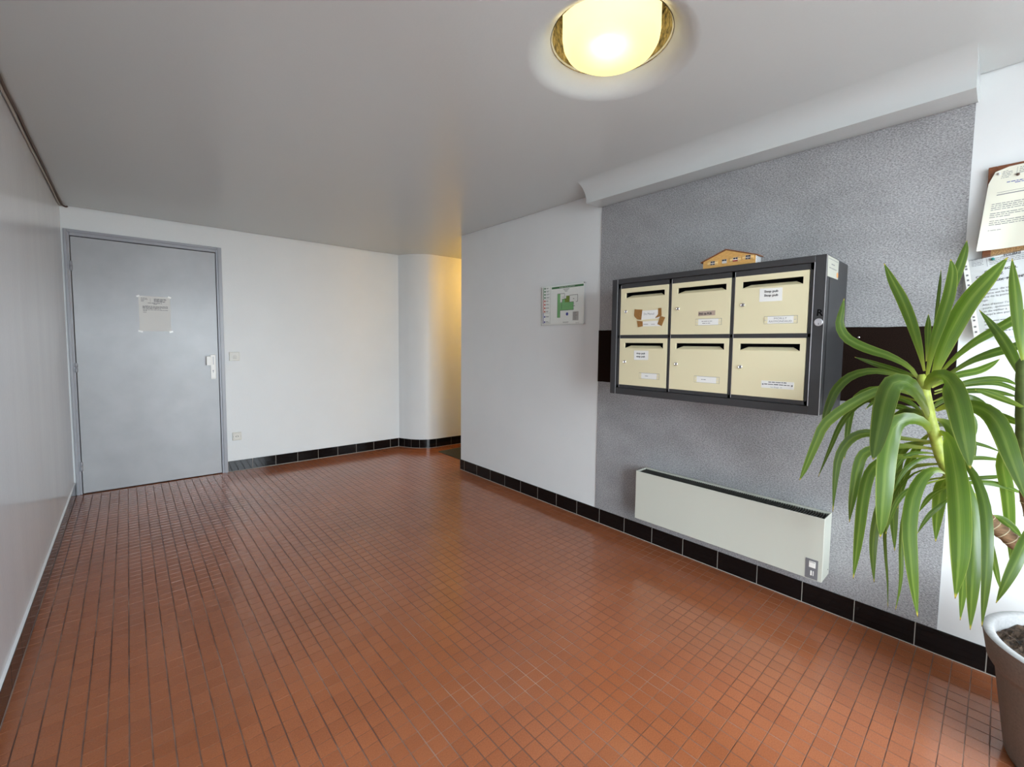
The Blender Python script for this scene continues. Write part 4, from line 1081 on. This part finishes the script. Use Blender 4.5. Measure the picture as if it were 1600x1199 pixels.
(0.036,-0.21,[(-.455,-2.891,1.014),(-.430,-2.913,1.003),(-.403,-2.931,.971),(-.370,-2.942,.905),(-.355,-2.950,.840),(-.355,-2.957,.775)]),
(0.018,0.01,[(-.455,-2.896,1.046),(-.407,-2.930,1.049),(-.377,-2.957,1.040),(-.360,-2.974,1.010),(-.355,-2.978,.975),(-.355,-2.975,.936)]),
(0.021,-0.29,[(-.455,-2.873,1.012),(-.418,-2.837,1.047),(-.393,-2.797,1.068),(-.379,-2.758,1.069),(-.375,-2.723,1.050),(-.375,-2.696,1.015)]),
(0.021,-0.01,[(-.455,-2.883,.992),(-.419,-2.856,1.010),(-.387,-2.824,1.024),(-.362,-2.784,1.034),(-.355,-2.747,1.027),(-.355,-2.712,1.010)]),
(0.018,-0.10,[(-.455,-2.884,1.104),(-.436,-2.931,1.127),(-.422,-2.974,1.144),(-.416,-3.011,1.152),(-.415,-3.040,1.148),(-.415,-3.064,1.134)]),
(0.016,0.15,[(-.455,-2.884,1.095),(-.422,-2.927,1.118),(-.395,-2.971,1.133),(-.378,-3.016,1.137),(-.375,-3.051,1.124),(-.375,-3.079,1.100)]),
(0.018,0.17,[(-.455,-2.882,1.070),(-.433,-2.917,1.094),(-.414,-2.954,1.109),(-.399,-2.997,1.112),(-.395,-3.035,1.107),(-.395,-3.070,1.097)]),
(0.025,0.13,[(-.500,-3.076,1.145),(-.530,-3.087,1.188),(-.563,-3.099,1.239),(-.592,-3.111,1.302),(-.600,-3.120,1.355),(-.600,-3.128,1.403)]),
(0.028,0.13,[(-.500,-3.078,1.109),(-.533,-3.100,1.140),(-.560,-3.124,1.151),(-.585,-3.150,1.134),(-.599,-3.168,1.090),(-.600,-3.182,1.028)]),
(0.024,-0.09,[(-.500,-3.086,1.018),(-.550,-3.114,1.045),(-.588,-3.138,1.046),(-.626,-3.156,1.012),(-.649,-3.168,.959),(-.650,-3.176,.889)]),
(0.029,0.12,[(-.500,-3.080,1.072),(-.460,-3.106,1.088),(-.423,-3.134,1.085),(-.383,-3.168,1.053),(-.353,-3.189,.981),(-.350,-3.199,.885)]),
(0.021,-0.11,[(-.455,-2.872,1.033),(-.399,-2.893,1.063),(-.354,-2.920,1.083),(-.322,-2.956,1.083),(-.315,-2.986,1.070),(-.315,-3.010,1.047)]),
(0.026,0.05,[(-.455,-2.885,.982),(-.416,-2.902,.994),(-.374,-2.925,.991),(-.330,-2.958,.967),(-.315,-2.976,.929),(-.315,-2.984,.882)])]
for si, S_ in enumerate(STEMS):
    pts = catmull([Vector(p)-pc for p in S_], 46)
    if si == 0: k = 22; ro = lambda t: .0165 + .0065*t
    else: k = 18; ro = lambda t: .017 + .007*t
    rad = [ro(i/45) * (1 + .05*math.sin(i*2.1)) for i in range(46)]
    rad[0] *= .5
    bm = bmesh.new(); add_tube(bm, pts[:k+1], [r*.92 for r in rad[:k+1]], 14); finish('green_stem', bm, M['green_stem'] if si == 0 else M['dark_stem'], PT, True)
    bm = bmesh.new(); add_tube(bm, pts[k:], rad[k:], 14); tr = finish('trunk', bm, M['bark'], PT, True)
    bm = bmesh.new()
    for i in range(k, 45, 2):
        a, b = pts[i], pts[i+1]; d = (b-a).normalized()
        add_tube(bm, [a, a+d*.0022], rad[i]*1.05, 14)
    finish('leaf_scar_rings', bm, M['leaf_scar'], tr, True)

def leaf_mesh(w, ang, P):
    P = [Vector(p) for p in P]
    m = P[len(P)//2]
    # the blade's face direction: level-ish, turned by ang about the blade
    face0 = (m - Vector((-2.3, -3.0, 1.25))).normalized()
    c = catmull(P, 17)
    bm = bmesh.new(); uvl = bm.loops.layers.uv.new('UVMap')
    rows = []
    prev = None
    for i, p in enumerate(c):
        t = i/16
        tan = (c[min(i+1, 16)] - c[max(i-1, 0)]).normalized()
        wd = tan.cross(face0)
        if wd.length < .2 and prev is not None: wd = prev.copy()
        wd.normalize()
        if prev is not None and wd.dot(prev) < 0: wd = -wd
        if prev is not None: wd = (wd*.6 + prev*.4).normalized()
        prev = wd.copy()
        nn = wd.cross(tan).normalized()
        aa = ang + .25*math.sin(3*t + ang*5)
        wd = (wd*math.cos(aa) + nn*math.sin(aa)).normalized(); nn = wd.cross(tan).normalized()
        hw = w/2*(.22 + .78*math.sin(PI/2*min(1, t/.48))**1.3) if t < .48 else w/2*(1 - ((t-.48)/.52)**2.4)
        hw = max(hw, .0006)
        dep = .22*hw*(1.2 - t)
        rows.append([bm.verts.new(p - pc + wd*hw*s + nn*dep*(abs(s)**1.3)) for s in (-1, -.5, 0, .5, 1)])
    for i in range(16):
        for k in range(4):
            f = bm.faces.new((rows[i][k], rows[i][k+1], rows[i+1][k+1], rows[i+1][k])); f.smooth = True
            for lp, (a, b) in zip(f.loops, ((k, i), (k+1, i), (k+1, i+1), (k, i+1))): lp[uvl].uv = (a/4, b/16)
    me = bpy.data.meshes.new('leaf'); bm.to_mesh(me); bm.free()
    return me
for w, a, P in LEAVES:
    link('leaf', leaf_mesh(w, a, P), PT, M['leaf'])

# ------------------------------------------------------------------ doormat in the corridor
DM = empty('doormat', (.65, .93, 0)); tag(DM, 'grey-brown ribbed doormat on the corridor floor past the corner', 'mat')
box('base', (-.45, -.31, .0004), (.52, .31, .0065), M['doormat'], DM, .002)
bm = bmesh.new()
for k in range(60):
    y = -.302 + .0102*k
    add_box(bm, (-.443, y, .006), (.513, y+.0055, .0095))
tag(finish('ribs', bm, M['doormat'], DM), kind='stuff')
